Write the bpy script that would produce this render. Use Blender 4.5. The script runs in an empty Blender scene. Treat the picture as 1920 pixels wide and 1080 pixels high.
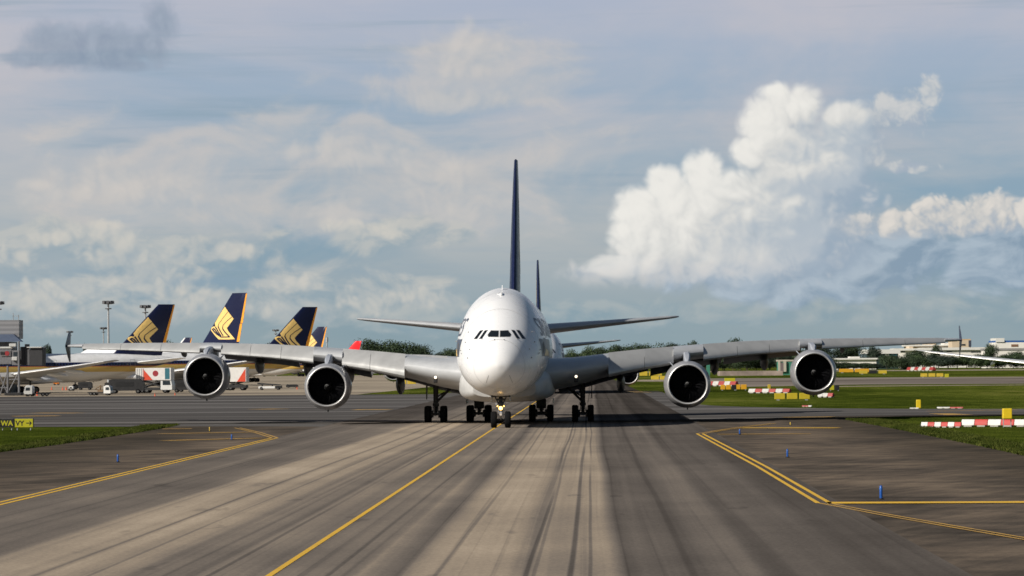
import bpy, bmesh, math, random
import numpy as np
from mathutils import Vector, Matrix
from mathutils.geometry import tessellate_polygon
R = math.radians
PI = math.pi
random.seed(7)
sc = bpy.context.scene
COL = sc.collection

# ------------------------------------------------------------------ camera
F = 6700.0
CAMH = 4.8
YAW, PITCH, ROLL = math.atan(148/F), math.atan(145/F), R(-0.38)
CAMROT = Matrix.Rotation(YAW, 3, 'Z') @ Matrix.Rotation(PI/2 + PITCH, 3, 'X') @ Matrix.Rotation(ROLL, 3, 'Z')
cam_d = bpy.data.cameras.new('camera')
cam = bpy.data.objects.new('camera', cam_d)
COL.objects.link(cam)
cam.matrix_world = Matrix.Translation((0, 0, CAMH)) @ CAMROT.to_4x4()
cam_d.sensor_width = 36
cam_d.lens = F/1920*36
cam_d.clip_start = 1
cam_d.clip_end = 30000
sc.camera = cam

def ray(px, py):
    return CAMROT @ Vector(((px-960)/F, -(py-540)/F, -1))
def at(px, py, Y):
    d = ray(px, py)
    return Vector((0, 0, CAMH)) + d*(Y/d.y)
def gnd(px, py, z=0.0):
    d = ray(px, py)
    t = (z-CAMH)/d.z
    return Vector((d.x*t, d.y*t, z))

# ------------------------------------------------------------------ nodes
class NT:
    def __init__(s, tree):
        s.t = tree
        tree.nodes.clear()
    def n(s, typ, props=None, **inp):
        nd = s.t.nodes.new(typ)
        for k, v in (props or {}).items(): setattr(nd, k, v)
        for k, v in inp.items():
            s.set(nd, k.replace('_', ' ') if k.replace('_', ' ') in nd.inputs else k, v)
        return nd
    def set(s, nd, k, v):
        i = nd.inputs[k]
        if isinstance(v, bpy.types.NodeSocket): s.t.links.new(v, i)
        elif v is not None: i.default_value = v
    def m(s, op, a, b=None, c=None, clamp=False):
        nd = s.t.nodes.new('ShaderNodeMath'); nd.operation = op; nd.use_clamp = clamp
        for i, v in enumerate((a, b, c)):
            if v is not None: s.set(nd, i, v)
        return nd.outputs[0]
    def add(s, a, b): return s.m('ADD', a, b)
    def mul(s, a, b): return s.m('MULTIPLY', a, b)
    def sub(s, a, b): return s.m('SUBTRACT', a, b)
    def vm(s, op, a, b=None):
        nd = s.t.nodes.new('ShaderNodeVectorMath'); nd.operation = op
        s.set(nd, 0, a)
        if b is not None: s.set(nd, 1, b)
        return nd.outputs['Value'] if op in ('LENGTH', 'DISTANCE', 'DOT_PRODUCT') else nd.outputs[0]
    def mix(s, f, a, b, blend='MIX'):
        nd = s.t.nodes.new('ShaderNodeMix'); nd.data_type = 'RGBA'; nd.blend_type = blend
        def fix(v): return (*v, 1) if isinstance(v, (tuple, list)) and len(v) == 3 else v
        s.set(nd, 0, f); s.set(nd, 6, fix(a)); s.set(nd, 7, fix(b))
        return nd.outputs[2]
    def comb(s, x, y, z=0.0):
        nd = s.t.nodes.new('ShaderNodeCombineXYZ')
        s.set(nd, 0, x); s.set(nd, 1, y); s.set(nd, 2, z)
        return nd.outputs[0]
    def sep(s, v):
        nd = s.t.nodes.new('ShaderNodeSeparateXYZ'); s.set(nd, 0, v)
        return nd.outputs
    def noise(s, v, scale=1, detail=4, rough=.5, dist=0, out='Fac', dims='3D'):
        nd = s.t.nodes.new('ShaderNodeTexNoise'); nd.noise_dimensions = dims
        s.set(nd, 'Vector', v); s.set(nd, 'Scale', scale); s.set(nd, 'Detail', detail)
        s.set(nd, 'Roughness', rough); s.set(nd, 'Distortion', dist)
        return nd.outputs[out]
    def voro(s, v, scale=1, smooth=.6):
        nd = s.t.nodes.new('ShaderNodeTexVoronoi'); nd.feature = 'SMOOTH_F1'; nd.voronoi_dimensions = '2D'
        s.set(nd, 'Vector', v); s.set(nd, 'Scale', scale); s.set(nd, 'Smoothness', smooth)
        return nd.outputs['Distance']
    def rng(s, v, a, b, c=0.0, d=1.0, interp='SMOOTHSTEP'):
        nd = s.t.nodes.new('ShaderNodeMapRange'); nd.interpolation_type = interp
        s.set(nd, 'Value', v)
        for k, x in (('From Min', a), ('From Max', b), ('To Min', c), ('To Max', d)): s.set(nd, k, x)
        return nd.outputs[0]
    def ramp(s, f, stops, interp='LINEAR'):
        nd = s.t.nodes.new('ShaderNodeValToRGB'); cr = nd.color_ramp; cr.interpolation = interp
        while len(cr.elements) < len(stops): cr.elements.new(0.5)
        for e, (p, c) in zip(cr.elements, stops):
            e.position = p
            e.color = (c, c, c, 1) if isinstance(c, (int, float)) else (*c, 1)
        s.set(nd, 0, f)
        return nd.outputs[0]

MATS = {}
def mat(name, col=None, rough=.5, metal=0, fn=None, emit=None, coat=0, spec=.5, var=.0, vscale=2.0):
    """procedural material; fn(nt) returns (colour, roughness, normal) sockets, else a colour with a little noise"""
    if name in MATS: return MATS[name]
    m = bpy.data.materials.new(name); m.use_nodes = True
    nt = NT(m.node_tree)
    out = nt.n('ShaderNodeOutputMaterial')
    p = nt.n('ShaderNodeBsdfPrincipled')
    nt.t.links.new(p.outputs[0], out.inputs[0])
    nt.set(p, 'Roughness', rough); nt.set(p, 'Metallic', metal); nt.set(p, 'Coat Weight', coat)
    nt.set(p, 'Specular IOR Level', spec)
    if fn:
        c, r, nrm = fn(nt)
        nt.set(p, 'Base Color', c)
        if r is not None: nt.set(p, 'Roughness', r)
        if nrm is not None: nt.set(p, 'Normal', nrm)
    elif emit:
        nt.set(p, 'Base Color', (*col, 1)); nt.set(p, 'Emission Color', (*col, 1)); nt.set(p, 'Emission Strength', emit)
    else:
        tc = nt.n('ShaderNodeTexCoord').outputs['Object']
        n = nt.noise(tc, vscale, 5, .6)
        v = max(var, .06)
        f = nt.rng(n, .3, .7, 1-v, 1+v, 'LINEAR')
        nt.set(p, 'Base Color', nt.mix(1.0, (*col, 1), nt.comb(f, f, f), 'MULTIPLY'))
        nt.set(p, 'Roughness', nt.rng(n, .3, .7, max(rough-.06, .02), rough+.06, 'LINEAR'))
    MATS[name] = m
    return m

# ------------------------------------------------------------------ mesh builder
class MB:
    def __init__(s): s.v = []; s.f = []; s.mi = []; s.cur = 0
    def face(s, idx): s.f.append(tuple(idx)); s.mi.append(s.cur)
    def add(s, verts, faces):
        b = len(s.v); s.v += [tuple(v) for v in verts]
        for f in faces: s.face([b+i for i in f])
        return s
    def box(s, x0, x1, y0, y1, z0, z1, bev=0):
        if bev <= 0:
            v = [(x, y, z) for z in (z0, z1) for y in (y0, y1) for x in (x0, x1)]
            return s.add(v, [(0, 2, 3, 1), (4, 5, 7, 6), (0, 1, 5, 4), (2, 6, 7, 3), (0, 4, 6, 2), (1, 3, 7, 5)])
        bm = bmesh.new(); bmesh.ops.create_cube(bm, size=1)
        for v in bm.verts: v.co = ((x0+x1)/2+v.co.x*(x1-x0), (y0+y1)/2+v.co.y*(y1-y0), (z0+z1)/2+v.co.z*(z1-z0))
        bmesh.ops.bevel(bm, geom=bm.edges[:], offset=bev, segments=2, affect='EDGES', profile=.5)
        bm.verts.index_update()
        s.add([v.co[:] for v in bm.verts], [[v.index for v in f.verts] for f in bm.faces]); bm.free()
        return s
    def rings(s, rings, closed=True, cap0=False, cap1=False, loop=False):
        b = len(s.v); n = len(rings[0])
        for r in rings: s.v += [tuple(p) for p in r]
        L = len(rings)
        for i in range(L if loop else L-1):
            i2 = (i+1) % L
            for j in range(n if closed else n-1):
                j2 = (j+1) % n
                s.face((b+i*n+j, b+i*n+j2, b+i2*n+j2, b+i2*n+j))
        if cap0: s.face([b+j for j in range(n)][::-1])
        if cap1: s.face([b+(L-1)*n+j for j in range(n)])
        return s
    def lathe(s, prof, c=(0, 0, 0), axis='y', n=32, cap0=False, cap1=False, sx=1, sz=1):
        rr = []
        for (a, r) in prof:
            ring = []
            for k in range(n):
                t = 2*PI*k/n; u, w = r*math.cos(t)*sx, r*math.sin(t)*sz
                ring.append({'y': (c[0]+u, c[1]+a, c[2]+w), 'z': (c[0]+u, c[1]+w, c[2]+a), 'x': (c[0]+a, c[1]+u, c[2]+w)}[axis])
            rr.append(ring)
        return s.rings(rr, True, cap0, cap1)
    def tube(s, p0, p1, r0, r1=None, n=10):
        r1 = r0 if r1 is None else r1
        p0, p1 = Vector(p0), Vector(p1); d = (p1-p0).normalized()
        u = d.cross(Vector((0, 0, 1)) if abs(d.z) < .9 else Vector((1, 0, 0))).normalized(); w = d.cross(u)
        rr = [[p+u*r*math.cos(2*PI*k/n)+w*r*math.sin(2*PI*k/n) for k in range(n)] for p, r in ((p0, r0), (p1, r1))]
        return s.rings(rr, True, True, True)
    def prism(s, poly, a0, a1, axis='x'):
        """polygon in the other two axes extruded along axis"""
        def P(a, p): return {'x': (a, p[0], p[1]), 'y': (p[0], a, p[1]), 'z': (p[0], p[1], a)}[axis]
        n = len(poly)
        return s.add([P(a0, p) for p in poly]+[P(a1, p) for p in poly],
                     [list(range(n))[::-1], list(range(n, 2*n))]+[(i, (i+1) % n, n+(i+1) % n, n+i) for i in range(n)])
    def blob(s, c, rx, ry, rz, n=14, m=9):
        return s.rings([[(c[0]+rx*math.sin(PI*i/m)*math.cos(2*PI*j/n), c[1]+ry*math.sin(PI*i/m)*math.sin(2*PI*j/n), c[2]+rz*math.cos(PI*i/m)) for j in range(n)] for i in range(m+1)])
    def mesh(s, name, mats, smooth=None, fixn=True):
        me = bpy.data.meshes.new(name); me.from_pydata(s.v, [], s.f); me.update()
        for mt in (mats if isinstance(mats, (list, tuple)) else [mats]): me.materials.append(mt)
        for p, i in zip(me.polygons, s.mi): p.material_index = i
        bm = bmesh.new(); bm.from_mesh(me)
        bmesh.ops.remove_doubles(bm, verts=bm.verts, dist=1e-4)
        if fixn: bmesh.ops.recalc_face_normals(bm, faces=bm.faces)
        bm.to_mesh(me); bm.free()
        if smooth is not None:
            me.shade_smooth()
            me.set_sharp_from_angle(angle=R(smooth))
        return me
    def build(s, name, mats, parent=None, smooth=None, fixn=True, loc=None):
        o = bpy.data.objects.new(name, s.mesh(name, mats, smooth, fixn)); COL.objects.link(o)
        if parent: o.parent = parent
        if loc is not None: o.location = loc
        return o

def tag(o, label=None, cat=None, group=None, kind=None):
    for k, v in (('label', label), ('category', cat), ('group', group), ('kind', kind)):
        if v: o[k] = v
    return o
def thing(name, label, cat, loc=(0, 0, 0), rz=0, group=None):
    o = bpy.data.objects.new(name, None); COL.objects.link(o)
    o.empty_display_size = .5
    o.location = loc; o.rotation_euler = (0, 0, rz)
    return tag(o, label, cat, group)
def copy_tree(o, parent=None):
    c = o.copy(); COL.objects.link(c)
    if parent: c.parent = parent
    for ch in [x for x in COL.objects if x.parent == o]: copy_tree(ch, c)
    return c

def pchip(xs, ys):
    xs = np.array(xs, float); ys = np.array(ys, float)
    h = np.diff(xs); d = np.diff(ys)/h
    m = np.zeros_like(xs); m[0], m[-1] = d[0], d[-1]
    for i in range(1, len(xs)-1):
        if d[i-1]*d[i] > 0:
            w1, w2 = 2*h[i]+h[i-1], h[i]+2*h[i-1]
            m[i] = (w1+w2)/(w1/d[i-1]+w2/d[i])
    def f(x):
        x = min(max(x, xs[0]), xs[-1])
        i = min(max(int(np.searchsorted(xs, x))-1, 0), len(h)-1)
        t = (x-xs[i])/h[i]
        return float((1+2*t)*(1-t)**2*ys[i]+t*(1-t)**2*h[i]*m[i]+t*t*(3-2*t)*ys[i+1]+t*t*(t-1)*h[i]*m[i+1])
    return f

def text_polys(txt, size=1.0, bold=0):
    """2-D triangles of a line of text: (verts, faces, width)"""
    cu = bpy.data.curves.new('lettering_curve', 'FONT'); cu.body = txt; cu.size = size; cu.offset = bold
    o = bpy.data.objects.new('lettering_curve', cu); COL.objects.link(o)
    dg = bpy.context.evaluated_depsgraph_get()
    me = bpy.data.meshes.new_from_object(o.evaluated_get(dg))
    v = [tuple(p.co) for p in me.vertices]; f = [tuple(p.vertices) for p in me.polygons]
    bpy.data.objects.remove(o); bpy.data.curves.remove(cu); bpy.data.meshes.remove(me)
    return v, f, max(p[0] for p in v)
def flat_polys(polys, cuts=0, maxlen=None):
    """triangulate 2-D polygons (and split long edges); returns verts, faces"""
    bm = bmesh.new()
    for poly in polys:
        q = [p for i, p in enumerate(poly) if math.hypot(p[0]-poly[i-1][0], p[1]-poly[i-1][1]) > 1e-6]
        vs = [bm.verts.new((p[0], p[1], 0)) for p in q]
        for t in tessellate_polygon([[Vector((p[0], p[1], 0)) for p in q]]):
            try: bm.faces.new([vs[i] for i in t])
            except ValueError: pass
    if maxlen:
        for _ in range(4):
            e = [x for x in bm.edges if x.calc_length() > maxlen]
            if not e: break
            bmesh.ops.subdivide_edges(bm, edges=e, cuts=1)
            bmesh.ops.triangulate(bm, faces=bm.faces[:])
    bm.verts.index_update()
    r = [v.co[:2] for v in bm.verts], [[v.index for v in f.verts] for f in bm.faces]
    bm.free(); return r
# ------------------------------------------------------------------ sky, sun
SUN_A, SUN_E = R(56), R(32)
sdir = Vector((-math.sin(SUN_A)*math.cos(SUN_E), -math.cos(SUN_A)*math.cos(SUN_E), math.sin(SUN_E)))
sun_d = bpy.data.lights.new('sun', 'SUN'); sun = bpy.data.objects.new('sun', sun_d); COL.objects.link(sun)
sun_d.energy = 4.9; sun_d.angle = R(.5); sun_d.color = (1.0, .94, .85)
sun.rotation_euler = sdir.to_track_quat('Z', 'Y').to_euler(); sun.location = sdir*300

world = bpy.data.worlds.new('World'); sc.world = world; world.use_nodes = True
nt = NT(world.node_tree)
wout = nt.n('ShaderNodeOutputWorld'); bg = nt.n('ShaderNodeBackground')
nt.t.links.new(bg.outputs[0], wout.inputs[0])
sky = nt.n('ShaderNodeTexSky', dict(sky_type='NISHITA', sun_disc=False, sun_elevation=SUN_E, sun_rotation=PI+SUN_A,
                                    air_density=1.0, dust_density=1.0, ozone_density=1.5))
D = nt.n('ShaderNodeTexCoord').outputs['Generated']
dx, dy, dz = nt.sep(D)
K = 180/PI
az = nt.mul(nt.m('ARCTAN2', dx, dy), K)
el = nt.mul(nt.m('ARCSINE', dz), K)
def deg(px, py): return ((px-1108)/F*K, (685-py)/F*K)
P = nt.comb(az, el, 0)
def mixc(f, a, b): return nt.mix(f, a, b)
def scaled(v, sx, sy, ox=0, oy=0):
    a, b, _ = nt.sep(v)
    return nt.comb(nt.add(nt.mul(a, sx), ox), nt.add(nt.mul(b, sy), oy), 0)
SKYK = .05
col = nt.mix(1.0, sky.outputs[0], (SKYK, SKYK, SKYK), 'MULTIPLY')
# thin blue-grey air between the clouds, deeper low down
elr = nt.rng(el, 0, 6, 0, 1, 'LINEAR')
air = nt.ramp(elr, [(0, (.23, .33, .37)), (.25, (.22, .34, .43)), (.55, (.28, .40, .51)), (.85, (.37, .45, .57)), (1, (.42, .47, .59))])
base_col = col
col = mixc(.95, col, air)
# high veil of mauve-cream cloud
v1 = nt.noise(scaled(P, .16, .42, 3.1, 1.7), 1, 7, .55, .6)
v2 = nt.noise(scaled(P, .10, .9, 8.1, 2.2), 1, 6, .5, .4)
veil = nt.rng(nt.add(nt.mul(v1, .65), nt.mul(v2, .35)), .36, .60)
veil = nt.mul(veil, nt.rng(el, .3, 2.4, .35, .95))
col = mixc(nt.mul(veil, .76), col, nt.ramp(elr, [(0, (.42, .45, .44)), (.4, (.54, .53, .51)), (.7, (.58, .54, .55)), (1, (.53, .52, .57))]))
# dark level streaks
st = nt.noise(scaled(P, .12, 2.1, 1.3, 5.2), 1, 5, .55, .3)
col = mixc(nt.mul(nt.rng(st, .52, .72), nt.mul(nt.rng(el, .2, 1.2), .75)), col, (.27, .37, .46))

def blobs(v, lst):
    acc = None
    for (px, py, rx, ry) in lst:
        c = deg(px, py)
        q = nt.vm('MULTIPLY', nt.vm('SUBTRACT', v, (c[0], c[1], 0)), (117/rx, 117/ry, 0))
        d = nt.sub(1.0, nt.vm('LENGTH', q))
        acc = d if acc is None else nt.m('SMOOTH_MAX', acc, d, .12)
    return acc
def puff(v, s):
    """cauliflower relief: rounded billows with creased valleys, three sizes"""
    w = nt.vm('ADD', v, nt.vm('SCALE', nt.vm('SUBTRACT', nt.noise(v, 1.3*s, 1, .5, 0, 'Color', dims='2D'), (.5, .5, .5))))
    nd = w.node.inputs[1].links[0].from_node; nd.inputs['Scale'].default_value = .30/s
    t = None
    for sc_, am, off in ((1.25, .60, 0), (2.9, .34, 3.3), (6.3, .17, 7.7)):
        wx, wy, _ = nt.sep(w); ca, sa = math.cos(.6+off), math.sin(.6+off)
        n = nt.noise(nt.comb(nt.add(nt.mul(wx, ca), nt.mul(wy, -sa)), nt.add(nt.mul(wx, sa), nt.mul(wy, ca)), nt.add(nt.mul(wx, .31), nt.add(nt.mul(wy, .23), off))), sc_*s, 0, .5, 0)
        h = nt.sub(nt.mul(n, 2.0), 1.0)
        q = nt.mul(nt.m('SQRT', nt.add(nt.mul(h, h), .012)), am*1.7)
        t = q if t is None else nt.add(t, q)
    f = nt.noise(w, 9*s, 3, .6, dims='2D')
    return nt.add(nt.sub(t, .60), nt.mul(nt.sub(f, .5), .14))
LIGHT = nt.vm('ADD', P, (-.10, .13, 0))
LIGHT2 = nt.vm('ADD', P, (-.38, .42, 0))
def cumulus(lst, s, edge, lit, mid, shade, amt, kp=2.4, kb=.30, ko=.35, base=None, alpha=1.0, bias=.5, grow=0.0, grad=None):
    """grad = (px0, py0, px1, py1, k): brightness falls by k from the first point towards the second"""
    global col
    pf = puff(P, s); b0 = blobs(P, lst); d0 = nt.add(b0, nt.mul(pf, amt))
    fine = nt.mul(nt.sub(pf, puff(LIGHT, s)), kp)
    broad = nt.mul(nt.sub(b0, blobs(LIGHT2, lst)), kb)
    L = nt.add(nt.add(fine, broad), nt.add(nt.mul(pf, ko), bias))
    if grad:
        (ax, ay), (bx, by) = deg(*grad[:2]), deg(*grad[2:4]); g = Vector((bx-ax, by-ay)); g2 = g.length_squared
        t = nt.vm('DOT_PRODUCT', nt.vm('SUBTRACT', P, (ax, ay, 0)), (g.x/g2, g.y/g2, 0))
        L = nt.sub(L, nt.mul(nt.rng(t, 0, 1), grad[4]))
    L = nt.rng(L, -.1, 1.1)
    c = nt.ramp(L, [(0, shade), (.5, mid), (1, lit)])
    a = nt.rng(d0, -grow, edge-grow)
    if base: a = nt.mul(a, nt.rng(el, base[0], base[1]))
    col = mixc(nt.mul(a, alpha), col, c)
# soft far clumps, left half, low
def soft(lst, s, thr, w, lit, shade, alpha):
    global col
    b = blobs(P, lst)
    n = nt.noise(scaled(P, 1*s, 1.7*s, 2.0, 9.0), 1, 5, .52, .3, dims='2D')
    n2 = nt.noise(scaled(LIGHT, 1*s, 1.7*s, 2.0, 9.0), 1, 5, .52, .3, dims='2D')
    d = nt.add(nt.m('MINIMUM', b, .45), nt.mul(nt.sub(n, .5), 1.7))
    L = nt.m('ADD', nt.mul(nt.sub(n, n2), 4.5), .55, clamp=True)
    col = mixc(nt.mul(nt.rng(d, thr, thr+w), alpha), col, nt.mix(L, shade, lit))
soft([(480, 330, 520, 130), (820, 330, 300, 150), (880, 130, 260, 90), (250, 350, 230, 90)], .55, -.05, .5, (.60, .56, .53), (.44, .48, .52), .6)
soft([(150, 560, 330, 70), (330, 480, 280, 55), (620, 560, 330, 60), (60, 460, 200, 60), (740, 440, 170, 40)], .95, .0, .45, (.54, .54, .51), (.31, .39, .44), .7)
cumulus([(215, 335, 130, 62), (310, 350, 110, 45), (90, 350, 90, 40), (690, 290, 120, 46), (830, 330, 120, 70), (860, 395, 110, 45), (640, 400, 90, 36), (880, 110, 120, 80), (850, 190, 150, 36), (560, 280, 60, 24)], .9, .8,
        (.64, .60, .56), (.55, .54, .53), (.42, .46, .50), .8, kp=.7, kb=.15, bias=.5, alpha=.6, grow=.12)
cumulus([(205, 432, 100, 34), (100, 445, 70, 26), (215, 472, 105, 30), (330, 475, 60, 22), (440, 468, 60, 22), (700, 428, 130, 20), (110, 548, 110, 44), (290, 535, 100, 56), (390, 565, 90, 36), (520, 575, 70, 30), (700, 560, 100, 40), (800, 560, 80, 34), (890, 590, 90, 24), (40, 560, 60, 36), (560, 530, 90, 24), (30, 480, 60, 26)], 1.15, .75,
        (.64, .61, .55), (.52, .53, .51), (.34, .41, .46), 1.0, kp=.8, kb=.15, bias=.45, alpha=.72, grow=.08)
soft([(1200, 590, 500, 30), (1600, 580, 420, 40), (900, 610, 400, 26)], .9, .0, .5, (.40, .45, .46), (.25, .35, .41), .7)
# the grey-blue cloud, upper left
cumulus([(95, 75, 70, 50), (150, 95, 150, 52), (190, 78, 120, 48), (220, 100, 90, 40), (60, 108, 70, 24), (280, 80, 55, 46), (305, 40, 40, 60), (240, 122, 70, 18)], 1.3, .7,
        (.34, .40, .49), (.29, .35, .44), (.24, .30, .40), .62, kp=.6, kb=.14, ko=.25, bias=.42, alpha=.8, grow=.1, base=deg(0, 150)[1:]+deg(0, 118)[1:])
# shaded cloud bank under the right-hand cumulus
soft([(1700, 500, 330, 70), (1500, 520, 300, 50), (1880, 480, 200, 80)], .8, -.1, .4, (.42, .50, .58), (.24, .33, .43), .85)
# right-hand low cumulus and small puffs
cumulus([(1590, 430, 75, 34), (1680, 428, 70, 36), (1770, 415, 85, 48), (1860, 410, 100, 48), (1960, 410, 90, 48)], 1.6, .35,
        (.76, .71, .65), (.60, .59, .57), (.38, .44, .51), .55, kp=.8, kb=.2, bias=.5, alpha=.92, grow=.03, base=deg(0, 470)[1:]+deg(0, 440)[1:], grad=(1700, 395, 1700, 470, .45))
cumulus([(1660, 210, 36, 46), (1640, 228, 26, 28), (1715, 218, 44, 52), (1745, 182, 32, 42), (1636, 295, 30, 36), (1700, 320, 60, 16)], 1.9, .55,
        (.66, .65, .63), (.55, .57, .58), (.38, .44, .52), .7, kp=.8, kb=.2, bias=.45, alpha=.8, grow=.04, grad=(1620, 160, 1740, 330, .3))
# the big tower: far shaded shoulders first, then the lit mass
cumulus([(1560, 340, 100, 130), (1600, 250, 64, 66), (1540, 470, 130, 76), (1460, 500, 170, 66), (1250, 510, 210, 44), (1390, 500, 180, 66), (1150, 515, 120, 26)], 1.1, .6,
        (.68, .66, .64), (.56, .58, .60), (.33, .41, .50), .6, kp=.8, kb=.2, bias=.5, alpha=.9, grow=.12, base=deg(0, 560)[1:]+deg(0, 500)[1:], grad=(1450, 360, 1640, 420, .55))
cumulus([(1440, 235, 66, 72), (1462, 190, 38, 38), (1505, 205, 50, 50), (1410, 290, 50, 42), (1490, 300, 90, 84), (1585, 245, 66, 58), (1560, 310, 80, 66),
         (1320, 330, 54, 54), (1250, 350, 52, 48), (1200, 400, 64, 64), (1290, 400, 110, 88), (1390, 390, 120, 90), (1240, 460, 110, 54),
         (1350, 470, 140, 56), (1470, 400, 106, 100), (1440, 480, 120, 56), (1170, 500, 100, 26)], 1.05, .42,
        (.86, .84, .79), (.68, .68, .66), (.44, .50, .56), .42, kp=.46, kb=.30, ko=.22, bias=.74, alpha=.95, grow=.05, base=deg(0, 560)[1:]+deg(0, 440)[1:], grad=(1330, 270, 1600, 470, .85))
# paler air down at the horizon
col = mixc(nt.rng(el, -.3, 1.1, .62, 0), col, (.32, .39, .42))
nt.set(bg, 'Color', col); nt.set(bg, 'Strength', 1.0)
# the drawn cloud fills the quarter of the sky round the view; elsewhere plain daylight sky
bg2 = nt.n('ShaderNodeBackground'); nt.set(bg2, 'Color', base_col)
patch = nt.mul(nt.rng(nt.m('ABSOLUTE', nt.add(az, 2)), 16, 22, 1, 0), nt.rng(el, 8.5, 11, 1, 0))
ms = nt.n('ShaderNodeMixShader'); nt.set(ms, 0, patch)
nt.t.links.new(bg2.outputs[0], ms.inputs[1]); nt.t.links.new(bg.outputs[0], ms.inputs[2])
nt.t.links.new(ms.outputs[0], wout.inputs[0])
sc.view_settings.view_transform = 'Standard'; sc.view_settings.look = 'None'
sc.view_settings.exposure = 0; sc.view_settings.gamma = 1
sc.cycles.max_bounces = 6; sc.cycles.use_denoising = True
sc.cycles.filter_width = 1.6
sc.cycles.use_adaptive_sampling = True; sc.cycles.adaptive_threshold = .02
# ------------------------------------------------------------------ ground and pavements
def oc(nt): return nt.n('ShaderNodeTexCoord').outputs['Object']
def bump(nt, h, strength=.3, dist=.05):
    b = nt.n('ShaderNodeBump'); nt.set(b, 'Height', h); nt.set(b, 'Strength', strength); nt.set(b, 'Distance', dist)
    return b.outputs[0]
def sc3(nt, v, x, y, z=1): return nt.vm('MULTIPLY', v, (x, y, z))

def f_grass(nt):
    p = oc(nt)
    a = nt.noise(sc3(nt, p, .02, .006), 1, 4, .55)
    b = nt.noise(sc3(nt, p, .25, .09), 1, 6, .65)
    c = nt.noise(sc3(nt, p, 5, 2.0), 1, 4, .7)
    f = nt.sub(nt.add(nt.mul(a, .60), nt.add(nt.mul(b, .40), nt.mul(c, .22))), .10)
    col = nt.ramp(f, [(.36, (.020, .030, .005)), (.49, (.058, .078, .010)), (.57, (.11, .128, .020)), (.66, (.19, .18, .05))])
    return col, .9, bump(nt, nt.add(c, b), .8, .25)
M_grass = mat('mown_grass', fn=f_grass, spec=0)

XS = [(-21, .125), (-18.5, .145), (-16, .15), (-15.2, .18), (-14.6, .27), (-13.4, .31), (-12.95, .29), (-12.8, .16), (-12.6, .29), (-10.9, .30),
      (-10.55, .19), (-10.3, .23), (-9.4, .20), (-9.2, .13), (-9.0, .25), (-8.5, .24), (-8.2, .18), (-6.6, .17), (-5.6, .17), (-5.4, .25), (-5.2, .20), (-4.7, .13),
      (-4.2, .22), (-3.2, .28), (-.9, .29), (.3, .25), (.75, .085), (1.2, .125), (3.7, .135), (4.25, .085), (4.8, .112), (7.8, .10)]
def f_taxi(nt):
    p = oc(nt); x, y, z = nt.sep(p)
    wob = nt.noise(nt.comb(nt.mul(x, .05), nt.mul(y, .007), 0), 1, 1, .5)
    xw = nt.add(x, nt.mul(nt.sub(wob, .5), 1.0))
    base = nt.ramp(nt.rng(xw, -22, 9, 0, 1, 'LINEAR'), [((a+22)/31, b) for a, b in XS])
    # fine wheel tracks: narrow, long, wandering
    tr = nt.noise(nt.comb(nt.mul(xw, 2.3), nt.mul(y, .0025), 4), 1, 3, .6)
    trk = nt.rng(tr, .30, .44, .76, 1.0)
    tr2 = nt.noise(nt.comb(nt.mul(xw, .7), nt.mul(y, .004), 9), 1, 4, .6)
    lig = nt.rng(tr2, .35, .68, .78, 1.22, 'LINEAR')
    v = nt.mul(nt.mul(base, trk), lig)
    for (c, w, dk) in ((-1.52, .05, .55), (-1.30, .04, .7), (-.47, .06, .45), (-.10, .04, .6), (-3.6, .05, .65), (-6.05, .05, .7), (-8.85, .06, .6), (-11.6, .05, .7), (2.3, .08, .8)):
        wv = nt.noise(nt.comb(c*3.7, nt.mul(y, .009), 0), 1, 2, .4)
        dd = nt.m('ABSOLUTE', nt.sub(nt.add(x, nt.mul(nt.sub(wv, .5), .6)), c))
        brk = nt.rng(nt.noise(nt.comb(c*9.1, nt.mul(y, .010), 2), 1, 2, .5), .30, .50, 1, dk)
        v = nt.mul(v, nt.mix(nt.rng(dd, w*.5, w*1.8, 1, 0), (1, 1, 1), brk))
    pt = nt.noise(sc3(nt, p, .10, .05), 1, 5, .6)      # worn patches across
    v = nt.mul(v, nt.rng(pt, .3, .7, .80, 1.18, 'LINEAR'))
    g = nt.noise(p, 9, 4, .75)
    v = nt.mul(v, nt.rng(g, .25, .75, .72, 1.28, 'LINEAR'))
    pc = nt.rng(nt.noise(sc3(nt, p, .5, .12, 1), 1, 3, .6), .64, .7, 1, .8)
    v = nt.mul(v, pc)
    far = nt.rng(y, 288, 330, 1, .55)                 # darker asphalt past the crossing
    v = nt.mul(v, far)
    v = nt.mul(v, 1.0)
    col = nt.mix(nt.rng(v, .08, .3, 0, 1), (1.10, .96, .85), (1.20, .98, .74))
    return nt.mix(1, nt.comb(v, v, v), col, 'MULTIPLY'), nt.rng(v, .08, .28, .55, .85), bump(nt, g, .35, .02)
M_taxi = mat('worn_taxiway_asphalt', fn=f_taxi, spec=.0)

def f_cross(nt):
    p = oc(nt); x, y, z = nt.sep(p)
    a = nt.noise(nt.comb(nt.mul(x, .004), nt.mul(y, .075), 1), 1, 4, .6)
    b = nt.noise(nt.comb(nt.mul(x, .01), nt.mul(y, .33), 5), 1, 5, .6)
    g = nt.noise(p, 6, 4, .7)
    v = nt.add(nt.mul(a, .55), nt.mul(b, .45))
    v = nt.ramp(v, [(.36, .025), (.44, .07), (.50, .10), (.57, .17), (.66, .24)])
    v = nt.mul(v, nt.rng(g, .3, .7, .85, 1.15, 'LINEAR'))
    return nt.mix(1, nt.comb(v, v, v), (1.03, .97, .93), 'MULTIPLY'), .8, bump(nt, g, .3, .02)
M_cross = mat('crossing_asphalt', fn=f_cross, spec=0)

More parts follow.
